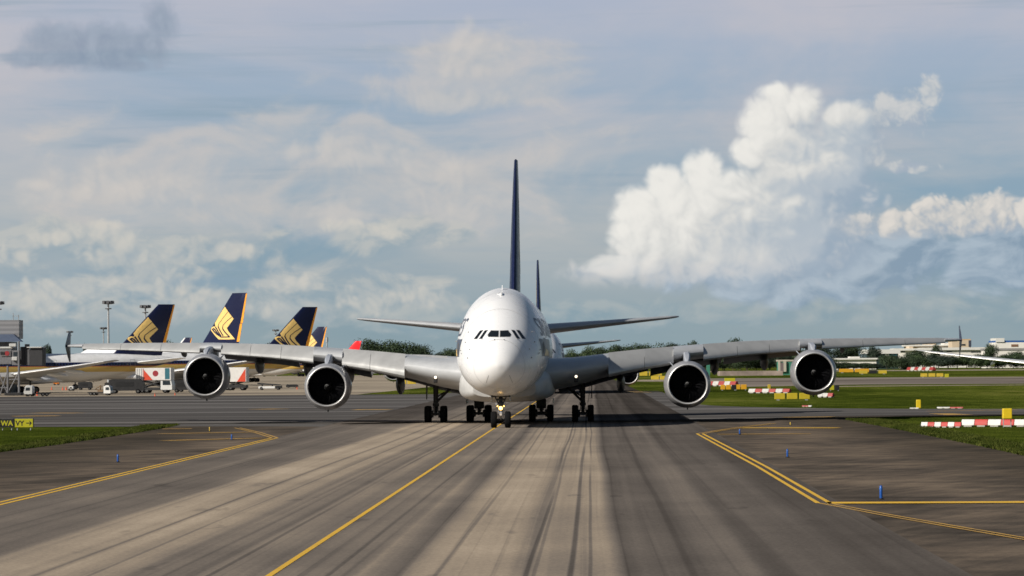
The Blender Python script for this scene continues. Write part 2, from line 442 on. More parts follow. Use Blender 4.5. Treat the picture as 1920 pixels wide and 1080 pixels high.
def f_shoulder(nt):
    p = oc(nt)
    rot = nt.n('ShaderNodeVectorRotate', dict(rotation_type='Z_AXIS')); nt.set(rot, 'Vector', p); nt.set(rot, 'Angle', R(20))
    a = nt.noise(sc3(nt, p, .16, .06), 1, 5, .6)
    b = nt.noise(sc3(nt, rot.outputs[0], 1.2, .07), 1, 5, .65, .4)
    c = nt.noise(sc3(nt, p, .12, .45), 1, 5, .6)
    g = nt.noise(p, 7, 4, .7)
    f = nt.add(nt.mul(a, .46), nt.add(nt.mul(b, .22), nt.add(nt.mul(c, .22), nt.mul(g, .16))))
    col = nt.ramp(f, [(.38, (.040, .035, .031)), (.47, (.078, .066, .055)), (.54, (.125, .100, .079)), (.61, (.185, .145, .108)), (.72, (.26, .205, .15))])
    x, y, z = nt.sep(p)
    # saw-cut joints of the old paving
    j = nt.m('ABSOLUTE', nt.sub(nt.m('FRACT', nt.mul(y, 1/11.0)), .5))
    col = nt.mix(nt.mul(nt.rng(j, .494, .499), .5), col, (.02, .018, .016))
    # run-off: damp and mossy towards the turf
    e = nt.rng(nt.add(nt.m('ABSOLUTE', nt.add(x, 5)), nt.mul(a, 8)), 22, 31)
    col = nt.mix(nt.mul(e, .55), col, (.030, .027, .020))
    return col, .85, bump(nt, g, .4, .03)
M_shoulder = mat('weathered_shoulder_paving', fn=f_shoulder, spec=0)

def f_apron(nt):
    p = oc(nt); x, y, z = nt.sep(p)
    a = nt.noise(sc3(nt, p, .006, .03), 1, 5, .6); g = nt.noise(p, 1.5, 5, .7)
    v = nt.ramp(nt.add(nt.mul(a, .75), nt.mul(g, .25)), [(.36, (.17, .14, .11)), (.5, (.33, .28, .215)), (.62, (.42, .35, .26))])
    j = nt.m('MINIMUM', nt.m('ABSOLUTE', nt.sub(nt.m('FRACT', nt.mul(x, 1/7.5)), .5)), nt.m('ABSOLUTE', nt.sub(nt.m('FRACT', nt.mul(y, 1/7.5)), .5)))
    return nt.mix(nt.rng(j, .012, .004), v, (.13, .11, .09)), .85, bump(nt, g, .2, .02)
M_apron = mat('apron_concrete', fn=f_apron, spec=0)

def f_paint(c, wear):
    def f(nt):
        p = oc(nt); n = nt.noise(p, 6, 5, .7); m2 = nt.noise(sc3(nt, p, .6, .15), 1, 4, .6)
        k = nt.rng(nt.add(nt.mul(n, .6), nt.mul(m2, .4)), .36-wear*.1, .60-wear*.0, wear, 0)
        return nt.mix(k, c, (.12, .10, .07)), .6, None
    return f
M_yline = mat('yellow_line_paint', fn=f_paint((.80, .46, .018), .22))
M_yworn = mat('worn_yellow_line_paint', fn=f_paint((.60, .34, .055), .8))

def sheet(name, pts, z, m, sub=None, jitter=0):
    """flat sheet over a closed outline of ground points (x, y)"""
    if jitter:
        q = []
        for i, a in enumerate(pts):
            b = pts[(i+1) % len(pts)]
            L = math.hypot(b[0]-a[0], b[1]-a[1]); n = min(max(1, int(L/1.1)), 160)
            for k in range(n):
                t = k/n
                q.append((a[0]+(b[0]-a[0])*t+(random.uniform(-1, 1)*jitter if k else 0), a[1]+(b[1]-a[1])*t+(random.uniform(-1, 1)*jitter*1.5 if k else 0)))
        pts = q
    v, f = flat_polys([pts])
    mb = MB(); mb.add([(a, b, z) for a, b in v], f)
    o = mb.build(name, m, fixn=False)
    for p in o.data.polygons:
        if p.normal.z < 0: o.data.flip_normals(); break
    return tag(o, kind='structure')
def strip_pts(path, w):
    """left and right edges of a mitred band along a path"""
    L, Rr = [], []
    for i, p in enumerate(path):
        a = Vector(path[max(i-1, 0)]); b = Vector(path[min(i+1, len(path)-1)]); p = Vector(p)
        t1 = (p-a).normalized() if i else (b-p).normalized(); t2 = (b-p).normalized() if i < len(path)-1 else t1
        t = (t1+t2).normalized(); n = Vector((-t.y, t.x)); k = 1/max(.4, n.dot(Vector((-t2.y, t2.x))))
        L.append(p+n*w/2*k); Rr.append(p-n*w/2*k)
    return L, Rr
def line(name, path, w, z, m):
    L, Rr = strip_pts(path, w); n = len(path)
    mb = MB(); mb.add([(*p, z) for p in L]+[(*p, z) for p in Rr], [(i, i+1, n+i+1, n+i) for i in range(n-1)])
    o = mb.build(name, m, fixn=False)
    if o.data.polygons[0].normal.z < 0: o.data.flip_normals()
    return tag(o, kind='structure')
def bez(p0, p1, p2, n=14):
    return [((1-t)**2*p0[0]+2*t*(1-t)*p1[0]+t*t*p2[0], (1-t)**2*p0[1]+2*t*(1-t)*p1[1]+t*t*p2[1]) for t in [k/n for k in range(n+1)]]

G = 14000
def gp(*pp): return [tuple(gnd(px, py).xy) for px, py in pp]
mb = MB(); mb.add([(-G, -300, 0), (G, -300, 0), (G, G, 0), (-G, G, 0)], [(0, 1, 2, 3)])
tag(mb.build('ground', M_grass, fixn=False), kind='structure')
AX = -6.95                               # taxiway centre line
EL, ER = -21.0, 7.9                      # its painted edges
# old shoulder paving on both sides, with the fillets into the crossing taxiway
left_edge = [(-36, -60)] + gp((0, 847), (100, 834), (180, 822), (260, 809.5), (305, 802), (328, 797.5), (330, 795.5), (300, 794.3), (200, 794), (0, 794)) + [(-500, 296)]
sheet('shoulder', [(EL-.3, -60), (EL-.3, 330), (-500, 330)] + left_edge[::-1], .012, M_shoulder, jitter=.28)
right_edge = [(24, -60)] + gp((1920, 852), (1850, 837), (1750, 817), (1680, 803), (1620, 792), (1592, 787), (1600, 784), (1700, 781.3)) + [(80, 327)]
sheet('shoulder', [(ER+.3, -60)] + right_edge + [(80, 330), (ER+.3, 330)], .012, M_shoulder, jitter=.28)
# crossing taxiways and the wide asphalt in front of the apron
sheet('taxiway', [(-900, 294), (-60, 294)] + bez((-60, 294), (-30, 291), (EL-1, 285)) + [(8, 285)] + bez((9, 300), (14, 326), (44, 329)) + [(700, 329), (700, 362)]
      + bez((60, 362), (14, 364), (12.5, 430)) + [(12, 640), (-26, 640), (-26, 604), (-900, 600)], .020, M_cross)
M_pale = mat('pale_taxiway_paving', fn=lambda nt: (nt.ramp(nt.noise(sc3(nt, oc(nt), .006, .012), 1, 5, .6), [(.36, (.075, .062, .055)), (.46, (.17, .145, .125)), (.62, (.27, .23, .195))]), .85, None), spec=0)
sheet('taxiway', [(30, 740), (60, 800), (900, 690), (900, 1060), (60, 1180), (20, 1200)], .012, M_pale)
sheet('path', gp((1572, 725.2), (1760, 723.4), (1920, 722.2), (1920, 721.4), (1760, 722.4), (1572, 724)), .018, M_apron)
sheet('apron', [(-1100, 598), (-40, 600), (-34, 1000), (-50, 1900), (-1100, 1900)], .012, M_apron)
sheet('path', [(6, 1030), (16, 1000), (38, 985), (36, 1130), (16, 1120)], .016, M_apron)
sheet('runway', [(-60, 2150), (2600, 1700), (2600, 1900), (-60, 2420)], .016, M_apron)
# the main taxiway
sheet('taxiway', [(EL-.6, -60), (ER+.6, -60), (ER+.6, 285), (8.6, 640), (6, 1500), (-20, 1500), (EL-.6, 640)], .028, M_taxi)
# markings
Z1 = .036
line('marking', [(-7.38, -60), (-7.42, 268), (-7.3, 420), (AX, 1200)], .16, Z1, M_yline)
def dbl(path, m, w=.17, gap=.40):
    for s in (-1, 1):
        L, Rr = strip_pts(path, gap); line('marking', L if s < 0 else Rr, w, Z1, m)
dbl(gp((0, 938)) [:0] + [(EL+.05, -20), (EL+.05, 120)] + gp((515, 822)) , M_yline)
dbl(gp((515, 822), (484, 812), (445, 803)), M_yworn)
dbl(gp((1312, 814), (1428, 876), (1545, 945)), M_yline)
dbl(gp((1545, 945), (1660, 967), (1780, 988), (1920, 1012), (2100, 1040)), M_yworn, .13, .3)
line('marking', gp((1550, 944.5), (1925, 943)), 1.5, Z1, M_yline)
dbl(gp((1312, 814), (1380, 803), (1450, 794.5)), M_yworn)
line('marking', gp((1345, 815), (1520, 814)), 1.2, Z1, M_yworn)
line('marking', gp((1392, 803), (1572, 803)), 2.2, Z1, M_yline)
line('marking', gp((1470, 783), (1565, 782)), 2.2, Z1, M_yworn)
line('marking', gp((308, 827), (490, 822)), 1.2, Z1, M_yworn)
line('marking', gp((300, 814), (470, 811)), 1.2, Z1, M_yworn)
line('marking', gp((305, 805), (360, 804.5)), 1.4, Z1, M_yworn)
line('marking', gp((65, 775), (150, 775)), 3, Z1, M_yworn)
line('marking', gp((25, 781), (110, 780)), 3, Z1, M_yworn)
line('marking', gp((1188, 734), (1206, 736)), 3.0, Z1, M_yworn)
line('marking', gp((690, 769), (705, 768)), 4, Z1, M_yworn)
line('marking', gp((480, 768), (530, 767)), 3, Z1, M_yworn)
line('marking', gp((1765, 776), (1800, 778.5)), 2.5, Z1, M_yworn)
line('marking', gp((1740, 771.5), (1905, 769)), 1.2, Z1, M_yworn)

# ragged verge: standing blades along the near turf edges
def verge(edge, inward, n, wmax):
    rv = random.Random(11); vs, fs = [], []
    segs = [(Vector(a), Vector(b)) for a, b in zip(edge, edge[1:])]; Ls = [(b-a).length for a, b in segs]; T = sum(Ls)
    for _ in range(n):
        d = rv.random()*T; i = 0
        while d > Ls[i] and i < len(Ls)-1: d -= Ls[i]; i += 1
        a, b = segs[i]; t = (b-a).normalized(); nn = Vector((-t.y, t.x))*inward
        p = a+t*d+nn*(rv.random()**1.8*wmax-.25)
        for _k in range(3):
            h = rv.uniform(.06, .22); w = rv.uniform(.015, .04); ang = rv.uniform(0, 6.28); lx, ly = rv.gauss(0, .06), rv.gauss(0, .06)
            q = p+Vector((rv.gauss(0, .08), rv.gauss(0, .08))); k = len(vs)
            vs += [(q.x-w*math.cos(ang), q.y-w*math.sin(ang), 0), (q.x+w*math.cos(ang), q.y+w*math.sin(ang), 0), (q.x+lx, q.y+ly, h)]; fs.append((k, k+1, k+2))
    me = bpy.data.meshes.new('grass'); me.from_pydata(vs, [], fs); me.materials.append(M_blade)
    o = bpy.data.objects.new('grass', me); COL.objects.link(o); return o
M_blade = mat('grass_blades', fn=lambda nt: (nt.ramp(nt.noise(oc(nt), .7, 4, .6), [(.35, (.022, .034, .006)), (.5, (.05, .065, .010)), (.65, (.10, .105, .025))]), .8, None), spec=.05)
tag(verge(gp((-60, 855), (0, 847), (100, 834), (180, 822), (260, 809.5), (305, 802), (328, 797.5)), 1, 14000, 2.6), 'short turf along the left paving edge', 'grass', kind='stuff')
tag(verge(gp((1980, 866), (1920, 852), (1850, 837), (1750, 817), (1680, 803), (1620, 792), (1592, 787)), -1, 16000, 2.8), 'short turf along the right paving edge', 'grass', kind='stuff')
# ------------------------------------------------------------------ materials of the aircraft
def f_white(nt):
    p = oc(nt); a = nt.noise(p, .8, 5, .6); b = nt.noise(sc3(nt, p, 3, 3, .5), 1, 4, .6)
    f = nt.rng(nt.add(nt.mul(a, .6), nt.mul(b, .4)), .35, .65, .965, 1.0, 'LINEAR')
    x, y, z = nt.sep(p)
    grime = nt.mul(nt.rng(z, 4.2, 2.2), nt.rng(b, .35, .7, .12, .4))
    c = nt.mix(1, (.87, .87, .87), nt.comb(f, f, f), 'MULTIPLY')
    return nt.mix(grime, c, (.42, .41, .39)), nt.rng(a, .3, .7, .24, .36), None
M_white = mat('white_aircraft_paint', fn=f_white, coat=.2)
M_wing = mat('grey_wing_paint', (.42, .43, .44), .38, coat=.1, var=.10, vscale=.6)
M_slat = mat('pale_slat_paint', (.44, .44, .43), .34, metal=.25, var=.10, vscale=.7)
M_navy = mat('navy_aircraft_paint', (.006, .010, .045), .38, coat=.08, spec=.35, var=.06)
M_gold = mat('gold_emblem_paint', (.88, .60, .20), .4, var=.08)
M_orange = mat('sunlit_edge_orange', (.95, .38, .03), .4)  # golden sun on the fin's rear edge, put into the colour
M_lip = mat('bare_metal_lip', (.74, .73, .72), .42, metal=.6, var=.05)
M_cowl = mat('nacelle_paint', (.29, .29, .30), .32, coat=.2, var=.1)
M_duct = mat('intake_liner', (.008, .008, .009), .8, spec=.1)
M_fan = mat('fan_blade_metal', (.006, .006, .007), .5, spec=.2)
M_spin = mat('spinner_paint', (.008, .008, .008), .5, spec=.2)
M_swirl = mat('white_swirl_paint', (.10, .10, .10), .6)
M_pyl = mat('pylon_paint', (.36, .38, .42), .35)
M_belly = mat('belly_grey_paint', (.52, .52, .51), .4, var=.12, vscale=.8)
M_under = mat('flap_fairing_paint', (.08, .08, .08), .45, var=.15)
M_tyre = mat('tyre_rubber', (.009, .009, .010), .9, spec=.1, var=.2)
M_hub = mat('wheel_hub_alloy', (.09, .09, .09), .5)
M_gear = mat('gear_leg_paint', (.055, .055, .058), .5, spec=.3, var=.15)
M_gearw = mat('bright_gear_metal', (.45, .45, .46), .35, metal=.3)
M_glass = mat('cockpit_glass', (.010, .013, .014), .06, spec=.6)
M_frame = mat('window_frame_grey', (.32, .32, .32), .5)
M_black = mat('black_paint', (.015, .015, .016), .5)
M_lamp = mat('landing_lamp', (1.0, .58, .16), emit=5)
M_lampw = mat('wing_lamp', (1.0, .84, .62), emit=2.2)
M_title = mat('title_blue_grey', (.085, .10, .14), .4)
def f_strip(nt):
    p = oc(nt); x, y, z = nt.sep(p); a = nt.noise(p, .8, 5, .6)
    white = nt.mix(nt.rng(a, .35, .65), (.70, .70, .69), (.80, .80, .80))
    f = nt.rng(z, 3.0, 7.0, 0, 1, 'LINEAR')
    c = nt.ramp(f, [(0, (.68, .67, .65)), (.26, (.62, .41, .10)), (.51, (.45, .14, .03)), (.55, (.014, .02, .075)), (.73, (.8, .8, .8))], 'CONSTANT')
    hi = nt.rng(z, 5.95, 6.0)
    return nt.mix(hi, c, white), .3, None
M_strip = mat('white_paint_with_gold_and_navy_bands', fn=f_strip, coat=.2)
M_red = mat('red_tail_paint', (.80, .012, .02), .35)

# ------------------------------------------------------------------ fuselage as a loft
class Fus:
    def __init__(s, ys, zt, zb, hw, kc=.43, kz=None, eu=1.0, elo=1.0):
        s.L = ys[-1]; s.ys = ys
        s.zt, s.zb, s.hw = pchip(ys, zt), pchip(ys, zb), pchip(ys, hw)
        s.kc = pchip(ys, kz) if kz else (lambda y: kc)
    def ring(s, y, n=72):
        zt, zb, hw = s.zt(y), s.zb(y), s.hw(y); zc = zb+(zt-zb)*s.kc(y)
        return [(hw*math.cos(2*PI*k/n), y, zc+((zt-zc) if k < n/2 else (zc-zb))*math.sin(2*PI*k/n)) for k in range(n)]
    def F(s, x, y, z):
        zt, zb, hw = s.zt(y), s.zb(y), max(s.hw(y), 1e-4); zc = zb+(zt-zb)*s.kc(y)
        h = (zt-zc) if z > zc else (zc-zb)
        return (x/hw)**2+((z-zc)/max(h, 1e-4))**2-1
    def y_front(s, x, z):
        a, b = 0.0, s.L*.3
        for _ in range(40):
            m = (a+b)/2
            if s.F(x, m, z) > 0: a = m
            else: b = m
        return b
    def x_side(s, y, z):
        zt, zb, hw = s.zt(y), s.zb(y), s.hw(y); zc = zb+(zt-zb)*s.kc(y)
        h = (zt-zc) if z > zc else (zc-zb)
        return hw*math.sqrt(max(0, 1-((z-zc)/h)**2))
    def mesh(s, stations, n=72):
        mb = MB(); mb.rings([s.ring(y, n) for y in stations], True, True, True)
        return mb
    def front_patch(s, poly, off=.012, maxlen=.16, mb=None):
        mb = mb or MB(); v, f = flat_polys([poly], maxlen=maxlen)
        vv = [(x, s.y_front(x, z)-off, z) for x, z in v]; ib = [(x, s.y_front(x, z)+.05, z) for x, z in v]
        mb.add(vv, f)
        return mb
    def side_patch(s, polys, sgn, off=.02, maxlen=.6, mb=None):
        mb = mb or MB(); v, f = flat_polys(polys, maxlen=maxlen)
        mb.add([(sgn*(s.x_side(y, z)+off), y, z) for y, z in v], f)
        return mb

def foil(c, t, camber=.012, n=15, cut=0):
    """closed aerofoil contour (chordwise, up), from the trailing edge over the top to the leading edge and back"""
    up, lo = [], []
    for i in range(n+1):
        x = .5*(1-math.cos(PI*i/n))
        yt = 5*t*(.2969*math.sqrt(x)-.126*x-.3516*x*x+.2843*x**3-.1036*x**4)
        yc = camber*4*x*(1-x)
        if x < cut+.06 and cut: yt, yc = yt*.5, yc-.012
        x = max(x, cut)
        up.append((x*c, (yc+yt)*c)); lo.append((x*c, (yc-yt)*c))
    return up[::-1]+lo[1:-1]
def wing_mb(secs, sg, camber=.012, n=15, cuts=()):
    """secs: (x, y of leading edge, z of leading edge, chord, t/c, incidence in degrees)"""
    mb = MB(); rr = []; secs = list(secs); cutx = set()
    for a, b in cuts:
        secs += [lerp_sec(secs, q) for q in (a, a+.03, b-.03, b)]
    secs.sort(key=lambda q: q[0])
    for (x, y, z, c, t, inc) in secs:
        cut = .10 if any(a+.02 < x < b-.02 for a, b in cuts) else 0
        ci, si = math.cos(R(inc)), math.sin(R(inc))
        rr.append([(sg*x, y+u*ci+w*si, z-u*si+w*ci) for u, w in foil(c, t, camber, n, cut)])
    mb.rings(rr, True, True, True); return mb
def lerp_sec(secs, x):
    for a, b in zip(secs, secs[1:]):
        if a[0] <= x <= b[0]:
            t = (x-a[0])/(b[0]-a[0]); return tuple(p+(q-p)*t for p, q in zip(a, b))
    return secs[-1]
def slat_mb(secs, sg, x0, x1, frac=.15, droop=24, fwd=.035, down=.03, camber=.012, full=0):
    """drooped leading edge panel: nose of the section swung down and forward, with a hollow back"""
    mb = MB(); rr = []
    N = max(2, int(abs(x1-x0)/1.5)+1)
    for k in range(N+1):
        x = x0+(x1-x0)*k/N
        (_, y, z, c, t, inc) = lerp_sec(secs, x)
        cs = []
        for i in range(9):                       # upper surface, back to front
            u = frac*(1-i/8)**1.6
            cs.append((u, 1))
        for i in range(1, 5): cs.append(((.20 if full else .075)*(i/4)**1.5, -1))
        def pt(u, sgn, sh=1):
            yt = 5*t*(.2969*math.sqrt(u)-.126*u-.3516*u*u+.2843*u**3-.1036*u**4)
            return (u*c, (camber*4*u*(1-u)+sgn*yt*sh)*c)
        out = [pt(*q) for q in cs]
        inn = [] if full else [(.085*c, -.0*c), (.10*c, pt(.10, 1)[1]-.022*c), (frac*c*.8, pt(frac*.8, 1)[1]-.012*c)]
        a = R(droop+inc); ca, sa = math.cos(a), math.sin(a)
        px, pz = frac*c, pt(frac, 1)[1]
        ring = []
        for u, w in out+inn:
            du, dw = u-px, w-pz
            uu = px+du*ca-dw*sa; ww = pz+du*sa+dw*ca
            ring.append((sg*x, y+uu-fwd*c, z+ww-down*c))
        rr.append(ring)
    mb.rings(rr, True, True, True); return mb

# ------------------------------------------------------------------ winged emblem on a tail fin, in fin coordinates (0..1 along chord, 0..1 up)
def zfin(px, py):
    h = (545-py)/457; le = 285+(545-py)*.633; te = 545+(548-py)*.302
    return ((px-le)/(te-le), .10+.88*h)
EMB = [zfin(*p) for p in ((507, 208), (522, 250), (536, 292), (550, 330), (520, 372), (486, 420), (490, 450), (508, 495), (521, 531), (463, 533), (408, 531),
                          (392, 500), (375, 462), (359, 427), (372, 411), (386, 402), (399, 405), (406, 392), (402, 374), (430, 325), (470, 263))]
EMBL = [[(524, 258), (478, 318), (436, 376), (426, 402), (432, 440), (446, 497)], [(541, 312), (500, 350), (464, 392), (455, 425), (466, 462), (490, 508)],
        [(490, 508), (430, 508), (404, 480), (376, 428), (384, 421), (396, 432), (420, 492)], [(404, 405), (412, 432), (432, 500)]]
def stroke(path, w):
    L, Rr = strip_pts([(p[0], p[1]) for p in path], w)
    return [[tuple(L[i]), tuple(L[i+1]), tuple(Rr[i+1]), tuple(Rr[i])] for i in range(len(L)-1)]
class Fin:
    """swept fin: root (yLE, yTE, z), tip (yLE, yTE, z), thickness at root / tip in metres"""
    def __init__(s, r, t, tr, tt): s.r, s.t, s.tr, s.tt = r, t, tr, tt
    def le(s, h): return s.r[0]+(s.t[0]-s.r[0])*h
    def te(s, h): return s.r[1]+(s.t[1]-s.r[1])*h
    def P(s, c, h): return s.le(h)+(s.te(h)-s.le(h))*c, s.r[2]+(s.t[2]-s.r[2])*h
    def th(s, c, h):
        c = min(max(c, 0), 1); T = s.tr+(s.tt-s.tr)*h
        return T*5*(.2969*math.sqrt(c)-.126*c-.3516*c*c+.2843*c**3-.1015*c**4)
    def mesh(s, c0=0, c1=1, h0=0, h1=1, g=0, n=14, nh=6, taper=True):
        mb = MB(); rr = []
        for k in range(nh+1):
            h = h0+(h1-h0)*k/nh
            hh = h
            cs = [c0+(c1-c0)*(1-math.cos(PI*i/n))/2 for i in range(n+1)]
            ring = [( s.th(c, h)+g, *s.P(c, h)) for c in cs]+[(-s.th(c, h)-g, *s.P(c, h)) for c in cs[::-1]]
            if h1 == 1 and k == nh and taper:          # rounded tip
                ring = [(x*.25, y, z) for x, y, z in ring]
                rr.append([( (s.th(c, h)+g)*.8, s.P(c, h)[0], s.P(c, h)[1]-.06) for c in cs]+[(-(s.th(c, h)+g)*.8, s.P(c, h)[0], s.P(c, h)[1]-.06) for c in cs[::-1]])
            rr.append(ring)
        mb.rings(rr, True, True, True); return mb
    def emblem(s, sgn, c0=0, ck=1):
        mb = MB()
        for k, (polys, off) in enumerate((([EMB], .012), (sum((stroke([zfin(*p) for p in l], .021) for l in EMBL), []), .022))):
            mb.cur = k
            v, f = flat_polys(polys, maxlen=.06)
            mb.add([(sgn*(s.th(c, h)+off), *s.P(c, h)) for c, h in ((c0+ck*a, b) for a, b in v)], f)
        return mb

# ------------------------------------------------------------------ engine
def engine(parent, c, s=1.0, pylon=None, detail=True, cowlm=None, nblade=24):
    """turbofan nacelle, c = centre of the intake lip; a part of its aircraft with its own sub-parts"""
    x, y, z = c; cowlm = cowlm or M_cowl
    mb = MB()
    out = [(.15, 1.698), (.30, 1.755), (.55, 1.83), (.9, 1.895), (1.5, 1.945), (2.3, 1.945), (3.2, 1.88), (4.1, 1.74), (4.7, 1.60), (4.72, 1.54), (4.0, 1.50)]
    mb.lathe([(a*s, r*s) for a, r in out], c, n=56)
    n = mb.build('nacelle', cowlm, parent, smooth=50)
    mb = MB()
    lip = [(.16, 1.700), (.07, 1.672), (.015, 1.635), (0, 1.605), (.02, 1.575), (.08, 1.54), (.16, 1.515)]
    mb.lathe([(a*s, r*s) for a, r in lip], c, n=56); mb.build('intake_lip', M_lip, n, smooth=60)
    mb = MB()
    mb.lathe([(a*s, r*s) for a, r in [(.155, 1.517), (.4, 1.485), (.8, 1.475), (1.5, 1.48), (1.52, .3)]], c, n=56); mb.build('intake_duct', M_duct, n, smooth=50)
    if detail:
        mb = MB()
        for k in range(nblade):
            a0 = 2*PI*k/nblade; rr = []
            for q in range(6):
                t = q/5; r = (.42+(1.45-.42)*t)*s; tw = R(25+38*t); ch = (.17+.10*math.sin(t*2.2))*s
                a = a0+.16*math.sin(t*PI)-.10*t
                ring = []
                for e in (-1, 1):
                    for w in (-.012*s, .012*s):
                        tang = e*ch*math.sin(tw)+w*math.cos(tw); ax = e*ch*math.cos(tw)-w*math.sin(tw)
                        ang = a+tang/r
                        ring.append((x+r*math.cos(ang), y+1.25*s+ax*.7, z+r*math.sin(ang)))
                rr.append([ring[0], ring[1], ring[3], ring[2]])
            mb.rings(rr, True, True, True)
        mb.build('fan', M_fan, n)
        mb = MB(); mb.lathe([(a*s, r*s) for a, r in [(.60, .005), (.64, .08), (.75, .19), (.92, .31), (1.15, .42), (1.45, .45)]], c, n=28, cap0=True)
        sp = mb.build('spinner', M_spin, n, smooth=60)
        mb = MB()
        prof = pchip([.08, .19, .31, .42], [.64, .75, .92, 1.15]); rr = []
        for k in range(16):
            t = k/15; r = .09+.20*t; a = .6+t*3.6; w = .045*(1-.5*t)
            rr.append([(x+q*s*math.cos(a), y+prof(q)*s-.012*s, z+q*s*math.sin(a)) for q in (r-w, r+w)])
        mb.rings(rr, False); mb.build('spinner_swirl', M_swirl, sp)
    mb = MB(); mb.lathe([(a*s, r*s) for a, r in [(3.9, 1.2), (4.8, 1.12), (5.9, .82), (6.0, .62), (5.6, .5), (6.6, .30), (7.1, .02)]], c, n=32); mb.build('exhaust_cone', M_gear, n, smooth=50)
    mb = MB(); mb.box(x-.05*s, x+.05*s, y+1.6*s, y+1.95*s, z-2.10*s, z-1.90*s); mb.build('drain_mast', M_gear, n)
    return n

def wheel(parent, c, r, w, n=28):
    mb = MB(); h = w/2
    mb.lathe([(-h*.72, r*.56), (-h, r*.66), (-h, r*.84), (-h*.86, r*.95), (-h*.55, r*.995), (h*.55, r*.995), (h*.86, r*.95), (h, r*.84), (h, r*.66), (h*.72, r*.56)], c, 'x', n)
    wo = mb.build('wheel', M_tyre, parent, smooth=45)
    mb = MB(); mb.lathe([(-h*.74, .01), (-h*.70, r*.2), (-h*.5, r*.3), (-h*.62, r*.57), (h*.62, r*.57), (h*.5, r*.3), (h*.70, r*.2), (h*.74, .01)], c, 'x', 18)
    mb.build('hub', M_hub, wo, smooth=40)
    return wo
# ------------------------------------------------------------------ the double-deck airliner (nose at y = 0, tail at +y, ground at z = 0)
ys = [0, .15, .5, 1, 1.6, 2.2, 3, 4, 5.5, 7, 9, 11, 13.5, 16, 24, 36, 44, 50, 56, 62, 67, 70.5, 72.2]
zt = [4.75, 5.25, 5.85, 6.35, 6.83, 7.17, 7.62, 8.22, 9.05, 9.72, 10.30, 10.64, 10.86, 10.92, 10.92, 10.92, 10.92, 10.92, 10.85, 10.5, 9.95, 9.5, 9.15]
zb = [4.75, 4.25, 3.72, 3.30, 2.98, 2.78, 2.60, 2.47, 2.38, 2.36, 2.36, 2.36, 2.36, 2.36, 2.36, 2.36, 2.42, 3.0, 4.1, 5.65, 7.2, 8.3, 8.8]
hw = [0, .60, 1.15, 1.62, 2.02, 2.32, 2.62, 2.90, 3.18, 3.36, 3.50, 3.56, 3.57, 3.57, 3.57, 3.57, 3.57, 3.40, 2.85, 2.02, 1.15, .52, .12]
kz = [.5, .5, .48, .46, .44, .43, .42, .42, .42, .42, .42, .42, .42, .42, .42, .42, .42, .43, .45, .48, .5, .5, .5]
FUS = Fus(ys, zt, zb, hw, kz=kz)
A_ST = [.02, .06, .12, .2, .3, .42, .56, .72, .9, 1.1, 1.35, 1.6, 1.9, 2.2, 2.6, 3, 3.5, 4, 4.6, 5.2, 6, 7, 8, 9, 10, 11.5, 13, 15, 18, 22, 28, 34, 40, 44, 47, 50, 53, 56, 59, 62, 65, 67, 69, 70.5, 71.6, 72.2]
# (x, y LE, z LE, chord, t/c, incidence)
WS = [(2.6, 20.0, 4.05, 18.4, .150, 3.4), (3.6, 20.6, 4.12, 17.6, .150, 3.4), (5.5, 22.1, 4.30, 16.4, .143, 3.2), (8, 24.0, 4.72, 14.9, .132, 2.6), (11, 26.3, 5.20, 13.3, .122, 2.0),
      (14.8, 29.3, 5.66, 11.6, .112, 1.4), (20, 33.3, 6.13, 9.8, .104, .9), (25.7, 37.7, 6.43, 7.9, .100, .4), (32, 42.6, 6.60, 5.9, .097, 0), (37.5, 46.9, 6.70, 4.2, .095, -.3), (39.2, 48.4, 6.73, 3.3, .09, -.4), (39.75, 49.4, 6.74, 2.2, .08, -.4)]
A_FIN = Fin((53.2, 67.8, 10.3), (65.6, 71.2, 24.05), 1.05, .42)

def superring(y, hx, z0, z1, p, n=40, cx=0):
    zc, h = (z0+z1)/2, (z1-z0)/2
    return [(cx+hx*abs(math.cos(2*PI*k/n))**(2/p)*(1 if math.cos(2*PI*k/n) >= 0 else -1), y, zc+h*abs(math.sin(2*PI*k/n))**(2/p)*(1 if math.sin(2*PI*k/n) >= 0 else -1)) for k in range(n)]

